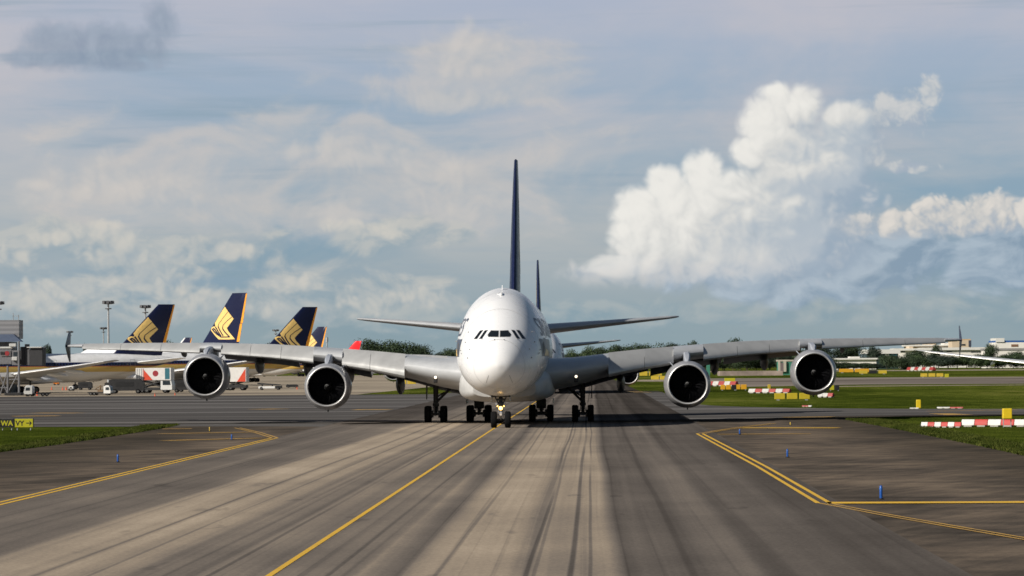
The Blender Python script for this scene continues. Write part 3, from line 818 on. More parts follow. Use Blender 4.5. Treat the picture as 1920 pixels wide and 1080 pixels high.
def make_a380():
    root = thing('airliner', '', 'airliner')
    fus = FUS.mesh(A_ST, 96).build('fuselage', M_white, root, smooth=60)
    # cockpit glazing
    panes = [[(.06, 6.935), (.06, 7.395), (.63, 7.42), (.89, 7.11), (.81, 6.945)],
             [(.90, 7.45), (1.15, 7.42), (1.55, 6.80), (1.30, 6.81)],
             [(1.26, 7.45), (1.52, 7.42), (1.97, 6.79), (1.70, 6.80)]]
    for sg in (-1, 1):
        for q in panes:
            q = [(sg*a, b) for a, b in q]
            cx, cz = sum(a for a, b in q)/len(q), sum(b for a, b in q)/len(q)
            fr = FUS.front_patch([(cx+(a-cx)*1.0+.035*(1 if a > cx else -1), b+.03*(1 if b > cz else -1)) for a, b in q], .008).build('window_frame', M_frame, fus, smooth=60)
            FUS.front_patch(q, .022).build('cockpit_window', M_glass, fus, smooth=60)
    # cabin windows on both decks
    for sg in (-1, 1):
        mb = MB(); y = 9.5
        while y < 58:
            for zz, y0, y1 in ((5.35, 9.5, 57), (8.05, 12, 54)):
                if y0 <= y <= y1 and zz > FUS.zb(y)+1.2: FUS.side_patch([[(y-.13, zz-.19), (y+.13, zz-.19), (y+.13, zz+.19), (y-.13, zz+.19)]], sg, .012, None, mb)
            y += 1.05
        tag(mb.build('cabin_window_row', M_glass, fus), kind='stuff')
    # doors (outlines), probes, aerials
    for sg in (-1, 1):
        for yd, zd in ((8.2, 4.9), (17.5, 4.9), (30, 4.9), (46, 4.9), (16, 7.6), (33, 7.6), (48, 7.6)):
            mb = MB()
            fr = [(yd-.53, zd), (yd+.53, zd), (yd+.53, zd+1.95), (yd-.53, zd+1.95), (yd-.53, zd)]
            FUS.side_patch(stroke(fr, .05), sg, .010, .4, mb); mb.build('door', M_frame, fus)
        for (x, z, a, b) in ((2.42, 7.33, .05, .09), (2.62, 6.55, .05, .05), (2.25, 6.0, .05, .06), (2.4, 5.35, .07, .12), (2.95, 5.7, .10, .05), (3.02, 5.95, .16, .03), (.33, 6.72, .05, .03), (1.3, 6.78, .04, .03)):
            yy = FUS.y_front(sg*x, z)
            mb = MB(); mb.tube((sg*x, yy+.05, z), (sg*(x+.05), yy-.10, z), .045, .03, 8); mb.box(sg*x-a/2, sg*x+a/2, yy-.03, yy+.1, z-b/2, z+b/2)
            mb.build('probe', M_frame, fus)
        # nose gear bay seams
        mb = MB(); FUS.front_patch([(sg*.98, 3.45), (sg*1.015, 3.45), (sg*.80, 4.03), (sg*.76, 4.03)][::1], .008, .2, mb); mb.build('panel_seam', M_frame, fus)
    M_seam = mat('panel_joint', (.50, .50, .50), .5)
    for ysm in (1.45, 5.6, 9.6):
        mb = MB(); mb.rings([[(x*1.0016, ysm+d, zz) for x, _, zz in FUS.ring(ysm+d, 96)] for d in (-.016, .016)], True)
        mb.v = [(x, y-.006, z+(.004 if z > 5 else -.004)) for x, y, z in mb.v]; mb.build('panel_seam', M_seam, fus, fixn=False)
    mb = MB(); mb.blob((0, 8.9, 10.27), .16, .5, .12); mb.box(-.35, .35, 9.0, 9.3, 10.2, 10.32, .04); mb.box(-.03, .03, 8.8, 9.2, 10.3, 10.48); mb.build('antenna', M_white, fus, smooth=40)
    mb = MB(); mb.prism([(11.5, 10.6), (12.3, 10.7), (12.3, 11.0), (12.0, 11.05)], -.03, .03); mb.build('antenna', M_white, fus)
    # title on both sides
    tv, tf, tw = text_polys('SINGAPORE AIRLINES', 2.5)
    for sg in (-1, 1):
        mb = MB(); TL = 27.0; k = TL/tw
        pts = []
        bm = bmesh.new(); bvs = [bm.verts.new((p[0], p[1], 0)) for p in tv]
        for f in tf: bm.faces.new([bvs[i] for i in f])
        for _ in range(3):
            e = [x for x in bm.edges if x.calc_length() > .5]
            if not e: break
            bmesh.ops.subdivide_edges(bm, edges=e, cuts=1); bmesh.ops.triangulate(bm, faces=bm.faces[:])
        bm.verts.index_update()
        for v in bm.verts:
            u = v.co.x*k; yy = 6.8+u if sg > 0 else 6.8+TL-u
            z = 7.05+v.co.y*.80
            pts.append((sg*(FUS.x_side(yy, z)+.02), yy, z))
        mb.add(pts, [[q.index for q in f.verts] for f in bm.faces]); bm.free()
        mb.build('title_lettering', M_title, fus, fixn=False)
        # dark marking with a lighter and an ochre flash under the title
        mb = MB()
        mb.cur = 0; FUS.side_patch([[(5.6, 5.45), (21.0, 5.45), (21.0, 6.8), (5.6, 6.8)]], sg, .018, .6, mb)
        mb.cur = 1; FUS.side_patch([[(5.9, 5.6), (7.6, 6.1), (7.3, 6.6), (6.4, 6.4)]], sg, .026, .6, mb)
        mb.cur = 2; FUS.side_patch([[(6.6, 5.5), (14.6, 5.5), (11.0, 5.85), (8.0, 6.05)]], sg, .03, .6, mb)
        mb.build('side_decal', [M_title, M_swirl, M_gold], fus, fixn=False)
    # belly fairing
    mb = MB(); rr = []
    for y, hx, z0, z1 in ((17.2, 2.5, 2.25, 3.6), (18.2, 3.05, 2.0, 4.2), (19.5, 3.5, 1.88, 4.5), (21, 3.72, 1.82, 4.7), (24, 3.92, 1.80, 4.8), (30, 4.0, 1.80, 4.7), (37, 3.95, 1.82, 4.5), (41, 3.7, 2.0, 4.2), (45, 3.0, 2.3, 3.6), (47, 2.0, 2.5, 3.2)):
        rr.append(superring(y, hx, z0, z1, 3.6))
    mb.rings(rr, True, True, True); bf = mb.build('belly_fairing', M_belly, root, smooth=50)
    for sg in (-1, 1):
        mb = MB(); mb.box(sg*1.75-.42, sg*1.75+.42, 17.9, 18.6, 2.22, 2.42, .05); mb.build('air_intake', M_black, bf)
    # wings, with their slats, pods and pylons
    for sg in (-1, 1):
        w = wing_mb(WS, sg, .014, 18, ((8.35, 13.75), (16.3, 24.7), (26.7, 38.1))).build('wing', M_wing, root, smooth=40)
        for xa, xb, fr, dr in ((8.35, 11.3, .165, 18), (11.33, 13.75, .165, 18), (16.3, 19.2, .18, 18), (19.23, 22.0, .18, 18), (22.03, 24.7, .18, 18), (26.7, 30.4, .19, 17), (30.43, 34.3, .19, 17), (34.33, 38.1, .19, 17)):
            slat_mb(WS, sg, xa, xb, fr, dr, .05, .0, .014).build('slat', M_slat, w, smooth=35)
        # trailing edge flaps set for take-off, lower than the wing
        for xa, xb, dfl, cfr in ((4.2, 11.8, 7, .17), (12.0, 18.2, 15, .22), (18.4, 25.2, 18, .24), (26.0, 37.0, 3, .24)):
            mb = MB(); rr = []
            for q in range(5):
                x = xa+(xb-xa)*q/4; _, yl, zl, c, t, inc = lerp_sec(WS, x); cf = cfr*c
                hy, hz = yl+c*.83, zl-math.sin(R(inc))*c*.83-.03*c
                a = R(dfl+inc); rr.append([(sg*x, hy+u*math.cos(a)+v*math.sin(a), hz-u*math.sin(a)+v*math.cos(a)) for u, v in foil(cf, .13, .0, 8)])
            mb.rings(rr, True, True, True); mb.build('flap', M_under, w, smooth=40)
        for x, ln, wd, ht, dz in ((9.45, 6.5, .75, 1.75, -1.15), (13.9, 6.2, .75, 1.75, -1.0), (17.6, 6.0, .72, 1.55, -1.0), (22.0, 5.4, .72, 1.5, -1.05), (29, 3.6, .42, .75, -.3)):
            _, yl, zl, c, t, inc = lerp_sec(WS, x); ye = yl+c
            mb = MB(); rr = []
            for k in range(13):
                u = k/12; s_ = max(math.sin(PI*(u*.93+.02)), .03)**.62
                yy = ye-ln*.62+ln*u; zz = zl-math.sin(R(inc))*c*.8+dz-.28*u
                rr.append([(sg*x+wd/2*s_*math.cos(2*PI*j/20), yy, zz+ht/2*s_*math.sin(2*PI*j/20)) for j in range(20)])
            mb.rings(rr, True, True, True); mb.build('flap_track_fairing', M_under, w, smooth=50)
        # winglet fence, up and down
        mb = MB(); x = sg*39.78
        mb.rings([[(x+dx+sg*.01*q, y, z) for (y, dx, z) in ((a, -.05, zz), ((a+b)/2, -.09*th, zz), (b, 0, zz), ((a+b)/2, .09*th, zz))] for q, (zz, a, b, th) in enumerate(((5.35, 51.2, 51.9, .4), (6.0, 50.0, 51.9, .8), (6.75, 48.9, 51.9, 1), (7.5, 50.2, 52.2, .8), (8.05, 51.3, 52.4, .3)))], True, True, True)
        mb.build('winglet', M_navy, w, smooth=50)
        # lamp in the wing root and the thin over-wing vane
        _, yl, zl, c, t, inc = lerp_sec(WS, 5.7)
        mb = MB(); mb.box(sg*5.7-.16, sg*5.7+.16, yl-.62, yl-.2, zl-.95, zl-.42, .05); lh = mb.build('lamp_housing', M_black, w)
        mb = MB(); mb.lathe([(-.10, .01), (-.08, .07), (0, .11), (.06, .11)], (sg*5.7, yl-.62, zl-.50), 'y', 16, True); mb.build('landing_lamp', M_lampw, lh, smooth=60)
        # tailplane
        TS = [(.6, 58.6, 7.85, 11.2, .105, -1.5), (2, 59.6, 7.98, 10.2, .10, -1.2), (8, 64.0, 8.58, 6.8, .095, -.8), (14.2, 68.5, 9.18, 3.5, .09, -.5), (15.0, 69.3, 9.26, 2.6, .085, -.4), (15.25, 70.0, 9.28, 1.6, .07, -.4)]
        wing_mb(TS, sg, .0, 14).build('tailplane', M_wing, root, smooth=40)
        # engines
        for x, yl_, zc in ((14.85, 25.6, 3.12), (25.7, 33.0, 4.02)):
            n = engine(root, (sg*x, yl_, zc))
            _, yw, zw, c, t, inc = lerp_sec(WS, x)
            mb = MB(); rr = []
            for yy, zb_, zt_, h in ((yl_+.9, zc+1.80, zc+1.9, .10), (yl_+1.5, zc+1.78, zc+2.28, .25), (yl_+2.4, zc+1.7, zw+.0, .25), (yw+.1, zc+1.55, zw+.15, .27), (yw+1.2, zc+1.3, zw+.1, .30), (yw+3.5, zc+1.3, zw+.0, .28), (yw+6.5, zw-.7, zw-.25, .06)):
                rr.append([(sg*x-h, yy, zb_), (sg*x-h, yy, zt_-.1), (sg*x-h*.6, yy, zt_), (sg*x+h*.6, yy, zt_), (sg*x+h, yy, zt_-.1), (sg*x+h, yy, zb_)])
            mb.rings(rr, True, True, True); mb.build('pylon', M_pyl, n, smooth=35)
            # strake on the inboard shoulder
            mb = MB(); a = R(52) if sg < 0 else R(128)
            r = 1.9; mb.prism([(yl_+.9, 0), (yl_+2.2, .02), (yl_+2.3, .42), (yl_+1.7, .36)], -.025, .025)
            mb2 = MB(); mb2.add([(sg*x+math.cos(a)*(r+z)-math.sin(a)*xx, y, zc+math.sin(a)*(r+z)+math.cos(a)*xx) for xx, y, z in mb.v], mb.f)
            mb2.build('strake', M_pyl, n)
    # fin
    fin = A_FIN.mesh(n=16).build('tail_fin', M_navy, root, smooth=40)
    A_FIN.mesh(.945, 1.012, .08, .42, .03, 4).build('rudder_edge', M_orange, fin, smooth=40)
    A_FIN.mesh(.955, 1.03, .43, .985, .03, 4, taper=False).build('rudder_edge', M_orange, fin, smooth=40)
    for sg in (-1, 1): A_FIN.emblem(sg, .20, .78).build('winged_emblem', [M_gold, M_navy], fin, fixn=False)
    # nose gear
    y = 5.1
    ng = MB()
    ng.tube((0, y+.15, 2.7), (0, y, 1.25), .17, .15, 14); ng.tube((0, y, 1.4), (0, y, .62), .10, .10, 12)
    ng.tube((-.62, y, .63), (.62, y, .63), .085, .085, 12); ng.tube((0, y+.3, 2.5), (0, y+1.7, 2.6), .09, .09)
    ng.tube((-.42, y-.12, 2.35), (0, y-.02, 1.5), .05, .05); ng.tube((.42, y-.12, 2.35), (0, y-.02, 1.5), .05, .05)
    ng.box(-.22, .22, y-.28, y+.05, 1.62, 1.95, .04); ng.box(-.30, .30, y-.2, y+.1, 2.1, 2.25, .03)
    g = ng.build('nose_gear', M_gear, root, smooth=35)
    mb = MB(); mb.prism([(y-.12, 1.25), (y-.42, .95), (y-.34, .9), (y-.05, 1.15)], -.09, .09); mb.prism([(y-.42, .95), (y-.12, .66), (y-.07, .72), (y-.34, .96)], -.07, .07)
    mb.tube((0, y-.02, 1.35), (0, y, .75), .11, .11, 12); mb.tube((-.17, y-.1, 1.4), (-.2, y-.05, .6), .025, .025); mb.tube((.17, y-.1, 1.4), (.2, y-.05, .6), .025, .025)
    for sx in (-.32, .32): mb.box(sx-.07, sx+.07, y-.25, y-.1, 1.75, 1.9, .02)
    mb.build('torque_link', M_gearw, g)
    for sx in (-.53, .53): wheel(g, (sx, y, .635), .635, .46)
    for (lx, lz, r) in ((0, 1.50, .145), (-.24, 1.66, .05), (.24, 1.66, .05)):
        mb = MB(); mb.lathe([(-.08, .01), (-.07, r*.7), (-.02, r), (.05, r)], (lx, y-.30, lz), 'y', 18, True); mb.build('taxi_lamp', M_lamp, g, smooth=60)
        mb = MB(); mb.lathe([(-.02, r+.005), (-.05, r+.03), (.16, r*.8), (.2, .02)], (lx, y-.28, lz), 'y', 18); mb.build('lamp_housing', M_gear, g, smooth=50)
    for sg in (-1, 1):
        mb = MB(); mb.prism([(4.7, 2.52), (6.9, 2.48), (6.7, 2.02), (4.9, 2.06)], -.02, .02)
        mb.v = [(sg*(.62+(2.5-z)*.25)+xx, yy, z) for xx, yy, z in mb.v]; mb.build('gear_door', M_belly, g)
    mb = MB(); mb.box(-.72, .72, 4.55, 7.4, 2.36, 2.52, .03); mb.build('wheel_bay', M_black, g)
    # body and wing gears
    for sg in (-1, 1):
        for kind, x, yc, axles, half, trk, ztop in (('wing_gear', 6.2, 33.5, (-.85, .85), .66, 6.2, 3.6), ('body_gear', 2.65, 36.8, (-1.7, 0, 1.7), .765, 2.65, 2.4)):
            X = sg*x; mb = MB()
            mb.tube((X, yc+.1, ztop), (X, yc, 1.5), .23, .21, 14); mb.tube((X, yc, 1.6), (X, yc, .75), .15, .15, 12)
            mb.tube((X, yc+axles[0], .72), (X, yc+axles[-1], .72), .16, .16, 12)
            for a in axles: mb.tube((X-half, yc+a, .70), (X+half, yc+a, .70), .10, .10, 12)
            for a in axles:
                for s2 in (-1, 1): mb.tube((X+s2*(half-.42), yc+a, .70), (X+s2*(half-.2), yc+a, .70), .30, .30, 16)
            mb.prism([(yc-.18, 1.7), (yc-.55, 1.2), (yc-.45, 1.1), (yc-.12, 1.4)], X-.12, X+.12); mb.prism([(yc-.55, 1.2), (yc-.2, .8), (yc-.15, .9), (yc-.45, 1.2)], X-.1, X+.1)
            mb.tube((X+.16, yc-.2, 2.2), (X+.2, yc-.25, .9), .03, .03); mb.tube((X-.16, yc-.2, 2.2), (X-.2, yc-.25, .9), .03, .03)
            mb.box(X-.26, X+.26, yc-.32, yc+.3, 1.35, 1.62, .05)
            if kind == 'wing_gear':
                mb.tube((X-sg*.1, yc, 1.75), (X-sg*1.35, yc+.3, 3.0), .10, .12); mb.tube((X-sg*.05, yc-.1, 2.1), (X-sg*.75, yc-.1, 2.55), .07, .07)
            else: mb.box(X-.42, X+.42, yc-.5, yc+.4, 1.1, 1.9, .08)
            gg = mb.build(kind, M_gear, root, smooth=35)
            for a in axles:
                for s2 in (-1, 1): wheel(gg, (X+s2*half, yc+a, .70), .70, .53)
            if kind == 'wing_gear':
                mb = MB(); mb.prism([(yc-.9, 3.5), (yc+.8, 3.5), (yc+.6, 2.6), (yc+.1, 1.95), (yc-.3, 1.95), (yc-.8, 2.6)], X+sg*.72, X+sg*.80); mb.build('gear_door', M_under, gg)
                mb = MB(); mb.box(X-1.7 if sg > 0 else X-.2, X+.2 if sg > 0 else X+1.7, yc-1.3, yc+1.2, 2.9, 3.0); 
            else:
                mb = MB(); mb.prism([(yc-2.4, 1.95), (yc+2.4, 1.95), (yc+2.1, 1.55), (yc-2.1, 1.55)], X+sg*1.0, X+sg*1.05); mb.build('gear_door', M_belly, gg)
    return root

NOSE_Y = 268.0
HERO = make_a380()
HERO.location = (-6.95, NOSE_Y, .03)
HERO['label'] = 'white double-deck airliner taxiing towards the camera with a lit nose gear lamp'
HERO['group'] = 'four-engined double-deck airliners'
A2 = copy_tree(HERO)
c2 = at(1016.5, 690, 612)
A2.rotation_euler = (0, 0, R(1.7))
A2.location = (c2.x+math.sin(R(1.7))*24, 588, .03)
A2['label'] = 'second airliner queueing behind the big white one, mostly hidden, its thin navy fin showing'
for o in COL.objects:                              # its lamps are behind the first aircraft
    pass
# ------------------------------------------------------------------ parked twin-jets
def make_twin(name, label, k=1.0, stripes=True, finmat=None, edge=True, emblem=True, dark_band=None, group=None, edgemat=None, low=False):
    """k = 1: a 60 m wide-body twin"""
    root = thing(name, label, 'airliner', group=group)
    ys = [0, .2, .8, 1.8, 3.2, 5, 7, 9, 14, 40, 44, 48, 52, 56, 59, 60]
    zt = [4.1, 4.6, 5.3, 6.0, 6.75, 7.3, 7.58, 7.64, 7.64, 7.64, 7.64, 7.6, 7.45, 7.2, 6.9, 6.7]
    zb = [4.1, 3.6, 3.0, 2.5, 2.2, 2.05, 2.0, 2.0, 2.0, 2.0, 2.4, 3.1, 4.0, 4.95, 5.7, 6.1]
    hw = [0, .5, 1.05, 1.6, 2.15, 2.55, 2.75, 2.82, 2.82, 2.82, 2.75, 2.5, 2.0, 1.3, .7, .3]
    f = Fus(ys, zt, zb, hw, .5)
    st = [.03, .1, .25, .5, .9, 1.4, 2, 2.8, 3.6, 4.6, 6, 7.5, 9, 12, 18, 25, 32, 38, 41, 44, 47, 50, 53, 56, 58, 59.3, 60]
    fo = f.mesh(st, 40).build('fuselage', M_strip if stripes else M_white, root, smooth=60)
    for sg in (-1, 1):
        mb = MB()
        for q in ([(.06, 5.55), (.06, 6.0), (.75, 6.0), (.85, 5.6)], [(.95, 5.6), (.85, 6.0), (1.25, 6.0), (1.6, 5.62)]):
            f.front_patch([(sg*a, b) for a, b in q], .02, .3, mb)
        mb.build('cockpit_window', M_glass, fo)
        mb = MB(); y = 6.5
        while y < 50:
            f.side_patch([[(y-.14, 5.35), (y+.14, 5.35), (y+.14, 5.72), (y-.14, 5.72)]], sg, .015, None, mb); y += .62
        tag(mb.build('cabin_window_row', M_glass, fo), kind='stuff')
        for yd in (4.6, 14.5, 35, 51):
            mb = MB(); f.side_patch(stroke([(yd-.5, 4.55), (yd+.5, 4.55), (yd+.5, 6.4), (yd-.5, 6.4), (yd-.5, 4.55)], .06), sg, .012, .5, mb); mb.build('door', M_frame, fo)
        W = [(1.8, 18.6, 2.75, 12.2, .13, 3), (3, 19.6, 2.9, 11.0, .13, 3), (9.4, 24.3, 3.75, 7.3, .11, 2), (20, 31.8, 5.0, 4.4, .10, 1), (28.4, 37.8, 6.1, 2.5, .10, 0), (29.2, 38.9, 6.25, 1.4, .09, 0)]
        w = wing_mb(W, sg, .014, 10).build('wing', M_wing, root, smooth=40)
        slat_mb(W, sg, 3.2, 8.6, .13, 6, .01, .005, .014).build('slat', M_lip, w, smooth=35)
        slat_mb(W, sg, 10.2, 28.0, .13, 6, .01, .005, .014).build('slat', M_lip, w, smooth=35)
        for x in (6.8, 13.5, 18.5):
            _, yl, zl, c, t, inc = lerp_sec(W, x); mb = MB()
            mb.rings([[(sg*x+.28*s_*math.cos(2*PI*j/10), yl+c-3+4.4*u, zl-.55-.3*u+.42*s_*math.sin(2*PI*j/10)) for j in range(10)] for u, s_ in ((0, .05), (.2, .7), (.45, 1), (.75, .75), (1, .05))], True, True, True); mb.build('flap_track_fairing', M_white, w, smooth=50)
        n = engine(root, (sg*9.4, 17.3, 2.35), .74, detail=False, cowlm=M_white)
        mb = MB(); mb.lathe([(.4, .02), (.55, .2), (.8, .3)], (sg*9.4, 17.3, 2.35), 'y', 16, True); mb.build('spinner', M_spin, n)
        mb = MB(); mb.prism([(18.4, 3.7), (24.8, 4.1), (29, 3.4), (24, 3.2), (19, 3.4)], sg*9.4-.2, sg*9.4+.2); mb.build('pylon', M_white, n)
        T = [(.5, 50.8, 5.7, 7.2, .10, 0), (2, 51.9, 5.85, 6.2, .10, 0), (9.2, 57.2, 6.6, 2.6, .09, 0), (9.7, 58.2, 6.65, 1.5, .08, 0)]
        wing_mb(T, sg, 0, 8).build('tailplane', M_white, root, smooth=40)
        mb = MB(); x = sg*5.3; mb.tube((x, 29.5, 3.2), (x, 29.5, .6), .2, .18); mb.tube((x, 28.6, .62), (x, 30.4, .62), .13)
        g = mb.build('main_gear', M_gear, root)
        for a in (-.95, .95):
            for s2 in (-.62, .62): wheel(g, (x+s2, 29.5+a, .68), .68, .5, 18)
    mb = MB(); mb.tube((0, 6.4, 2.3), (0, 6.4, .5), .14); mb.tube((-.4, 6.4, .55), (.4, 6.4, .55), .08); g = mb.build('nose_gear', M_gear, root)
    for s2 in (-.4, .4): wheel(g, (s2, 6.4, .55), .55, .34, 18)
    mb = MB(); mb.rings([superring(y, hx, z0, z1, 3.2, 24) for y, hx, z0, z1 in ((17, 1.6, 2.0, 3), (19, 2.6, 1.75, 3.3), (24, 2.95, 1.65, 3.4), (31, 2.95, 1.65, 3.4), (35, 2.3, 1.9, 3.2), (37, 1.4, 2.1, 2.8))], True, True, True); mb.build('belly_fairing', M_white, root, smooth=50)
    fn = Fin((47.3, 57.6, 7.2), (56.9, 60.3, 17.3), .8, .36)
    fm = finmat or M_navy
    fo2 = fn.mesh(n=14).build('tail_fin', fm, root, smooth=40)
    if edge: fn.mesh(.95, 1.02, .07, .985, .03, 4, taper=False).build('rudder_edge', edgemat or M_orange, fo2)
    if emblem:
        for sg in (-1, 1): fn.emblem(sg).build('winged_emblem', [M_gold, fm], fo2, fixn=False)
    if dark_band == 'white_le': fn.mesh(-.02, .16, .05, .99, .03, 5, taper=False).build('fin_leading_edge', M_white, fo2)
    if dark_band == 'white_patch': fn.mesh(.30, .85, .04, .30, .03, 5, taper=False).build('fin_panel', M_white, fo2)
    root.scale = (k, k, k)
    return root, fn
def place_fin(root, fn, px, py, Y, phi, k=1.0, ht=None):
    """stand the aircraft so that the top of its fin appears where the photograph has it"""
    t = at(px, py, Y); yt, zt = (fn.t[0]+fn.t[1])/2*k, fn.t[2]*k
    root.rotation_euler = (0, 0, phi)
    root.location = (t.x+math.sin(phi)*yt, Y-math.cos(phi)*yt, .02)
    print('FIN', root.name, 'photo height', round(t.z, 2), 'model', round(zt, 2))

GP = 'airliners parked along the left apron'
tw, fn = make_twin('airliner', 'leftmost parked airliner, white with gold and navy bands, its nose behind the boarding bridge', group=GP)
place_fin(tw, fn, 312, 571, 705, R(-66))
b, fb = make_twin('airliner', 'parked airliner with navy fin just left of the inner left engine', 1.08, group=GP)
place_fin(b, fb, 581, 573, 830, R(-66), 1.08)
c_, fc = make_twin('airliner', 'parked airliner whose small navy fin peeks out right behind a larger one', 1.0, group=GP)
place_fin(c_, fc, 604, 612, 1120, R(-118))
d_, fd = make_twin('airliner', 'farthest parked airliner, only a small navy fin tip with white edge showing', 1.0, dark_band='white_le', emblem=False, group=GP)
place_fin(d_, fd, 353, 632, 1490, R(-112))
e_, fe = make_twin('airliner', 'distant parked airliner with a bright red tail fin', 1.0, stripes=False, finmat=M_red, edge=False, emblem=False, dark_band='white_patch', group=GP)
place_fin(e_, fe, 672, 639, 1760, R(-112))
# the tall fin right of the outer left engine is another double-decker
A3 = copy_tree(HERO)
for sg, o in zip((-1, 1), [o for f in COL.objects if f.parent == A3 and f.name.startswith('tail_fin') for o in COL.objects if o.parent == f and o.name.startswith('winged_emblem')]):
    o.data = A_FIN.emblem(sg).mesh('winged_emblem', [M_gold, M_navy], fixn=False)
t = at(456, 549, 925); ph = R(-132)
A3.rotation_euler = (0, 0, ph); yt = 69.8
A3.location = (t.x+math.sin(ph)*yt, 925-math.cos(ph)*yt, .02)
A3['label'] = 'parked double-deck airliner with the tallest navy fin, above the outer left engine'
print('FIN A3', t.z)
# aircraft out of frame on the right, its wing reaching in
f_, ff = make_twin('airliner', 'airliner out of frame at right, only its long white wing reaching into the picture', 1.08, emblem=True)
t = at(1716, 656.5, 560); f_.rotation_euler = (0, 0, R(0)); f_.location = (t.x+29.2*1.08, 560-38.9*1.08, .02)
print('TIP', t.z)
# ------------------------------------------------------------------ airport furniture
M_yel = mat('yellow_sign_plastic', (.78, .55, .02), .4, var=.06)
M_yell = mat('lemon_sign_face', (.46, .43, .02), .4)
M_amber = mat('amber_sign_face', (.70, .36, .02), .4)
M_rb = mat('red_barrier_plastic', (.50, .030, .022), .5, var=.12)
M_wb = mat('white_barrier_plastic', (.72, .70, .66), .5, var=.12)
M_blue = mat('blue_marker_plastic', (.010, .085, .36), .4, var=.1)
M_conc = mat('precast_concrete', (.40, .38, .34), .8, var=.15)
M_mast = mat('galvanised_mast', (.42, .43, .44), .45, metal=.2)
M_flood = mat('floodlight_housing', (.10, .10, .105), .5, var=.2)
M_cone = mat('orange_cone_plastic', (.75, .10, .025), .5)
M_term = mat('grey_corrugated_cladding', fn=lambda nt: (nt.mix(nt.rng(nt.m('SINE', nt.mul(nt.sep(oc(nt))[2], 7)), -.2, .4), (.20, .20, .21), (.27, .27, .28)), .5, None))
M_roofb = mat('slate_blue_roof', (.09, .12, .19), .5)
M_bridge = mat('bridge_grey_panel', (.17, .17, .18), .5, var=.15)
M_bridged = mat('dark_bridge_bellows', (.035, .035, .038), .7, var=.2)
M_bridgel = mat('pale_bridge_panel', (.55, .55, .53), .5, var=.1)
M_wall = mat('white_render_wall', (.84, .80, .73), .8, var=.08, vscale=.1)
M_wallc = mat('cream_render_wall', (.62, .50, .36), .8, var=.08, vscale=.1)
M_roofw = mat('white_metal_roof', (.75, .73, .68), .5, var=.06, vscale=.1)
M_roofd = mat('grey_roof', (.28, .27, .26), .7, var=.1, vscale=.1)
M_win = mat('dark_window_glass', (.03, .04, .05), .15)
M_bluer = mat('blue_roof_sheet', (.03, .11, .34), .5)
M_truckw = mat('white_truck_paint', (.72, .72, .70), .35, var=.06)
M_chas = mat('truck_chassis', (.02, .02, .021), .6, var=.2)
M_box = mat('catering_box_white', (.74, .72, .69), .45, var=.05)
M_redp = mat('red_panel_paint', (.66, .07, .03), .45)
M_green = mat('green_hoarding', (.05, .22, .15), .6, var=.1)
M_teal = mat('teal_panel', (.03, .15, .19), .5)

def lettering(parent, txt, size, cx, cz, y, m, name='lettering', depth=.012):
    v, f, w = text_polys(txt, size, .03*size); z0 = max(p[1] for p in v)/2
    mb = MB(); mb.add([(cx-w/2+p[0], y, cz-z0+p[1]) for p in v], f)
    return mb.build(name, m, parent, fixn=False)

# left taxiway signs: one lit box sign with an arrow, one black location sign
def box_sign(loc, w, h, face, label, txt, txtm, arrow=False, name='taxiway_sign', group=None):
    r = thing(name, label, 'sign', loc, 0, group)
    MB().box(-w/2, w/2, -.11, .11, .22, .22+h, .02).build('sign_box', face, r)
    mb = MB()
    for x in (-w*.36, w*.36): mb.tube((x, 0, 0), (x, 0, .22), .04); 
    mb.build('leg', M_mast, r)
    if txt: lettering(r, txt, h*.82, -.20*w if arrow else 0, .22+h/2, -.114, txtm)
    if arrow:
        mb = MB(); x0, x1, zc = w*.13, w*.40, .22+h/2; t = .035
        mb.prism([(x0, zc-t), (x1-.05, zc-t), (x1-.05, zc+t), (x0, zc+t)], -.118, -.108, 'y')
        mb.prism([(x1-.17, zc+.17), (x1-.10, zc+.17), (x1+.04, zc), (x1-.10, zc-.17), (x1-.17, zc-.17), (x1-.05, zc)], -.118, -.108, 'y')
        mb.build('arrow', txtm, r)
    mb = MB()
    mb.box(-w/2-.03, -w/2, -.13, .13, .2, .24+h); mb.box(w/2, w/2+.03, -.13, .13, .2, .24+h); mb.build('end_plate', M_black, r)
    return r
gs = gnd(13, 807); s_ = F/gs.y
MPP = gs.y/F
p = gnd(13.5, 806.5); box_sign((p.x, p.y, 0), 24*MPP, 16*MPP, M_black, 'black taxiway sign with yellow letters WA on the left grass', 'WA', M_yell)
p = gnd(45, 806.5); box_sign((p.x, p.y, 0), 35*MPP, 16*MPP, M_yell, 'yellow taxiway sign reading VY with an arrow to the right', 'VY', M_black, True)
p = gnd(-14, 806.5); box_sign((p.x, p.y, 0), 28*MPP, 16*MPP, M_yell, 'yellow sign panel cut by the left picture edge beside the WA sign', '', M_black)

# blue edge markers: flexible tube on a base plate
def marker(px, py, h, label, m=None, r=.05, name='edge_marker', group='blue taxiway edge markers'):
    p = gnd(px, py, .03); t = thing(name, label, 'marker post', p, 0, group)
    MB().lathe([(0, .11), (.03, .11), (.04, .06)], (0, 0, 0), 'z', 14, True, True).build('base', M_black, t, smooth=40)
    MB().lathe([(.03, r), (h*.5, r), (h-.03, r*.95), (h, r*.5), (h+.005, .005)], (0, 0, 0), 'z', 14).build('tube', m or M_blue, t, smooth=40)
    MB().lathe([(h*.72, r+.004), (h*.80, r+.004)], (0, 0, 0), 'z', 14).build('reflective_band', m or mat('blue_reflector', (.03, .16, .50), .25), t)
marker(221, 866.5, .40, 'blue edge marker nearest the camera on the left shoulder')
marker(434.5, 825, .37, 'blue edge marker on the left shoulder beside the corner of the yellow line')
marker(1387, 814.5, .36, 'farthest blue edge marker on the right, at the corner of the yellow line')
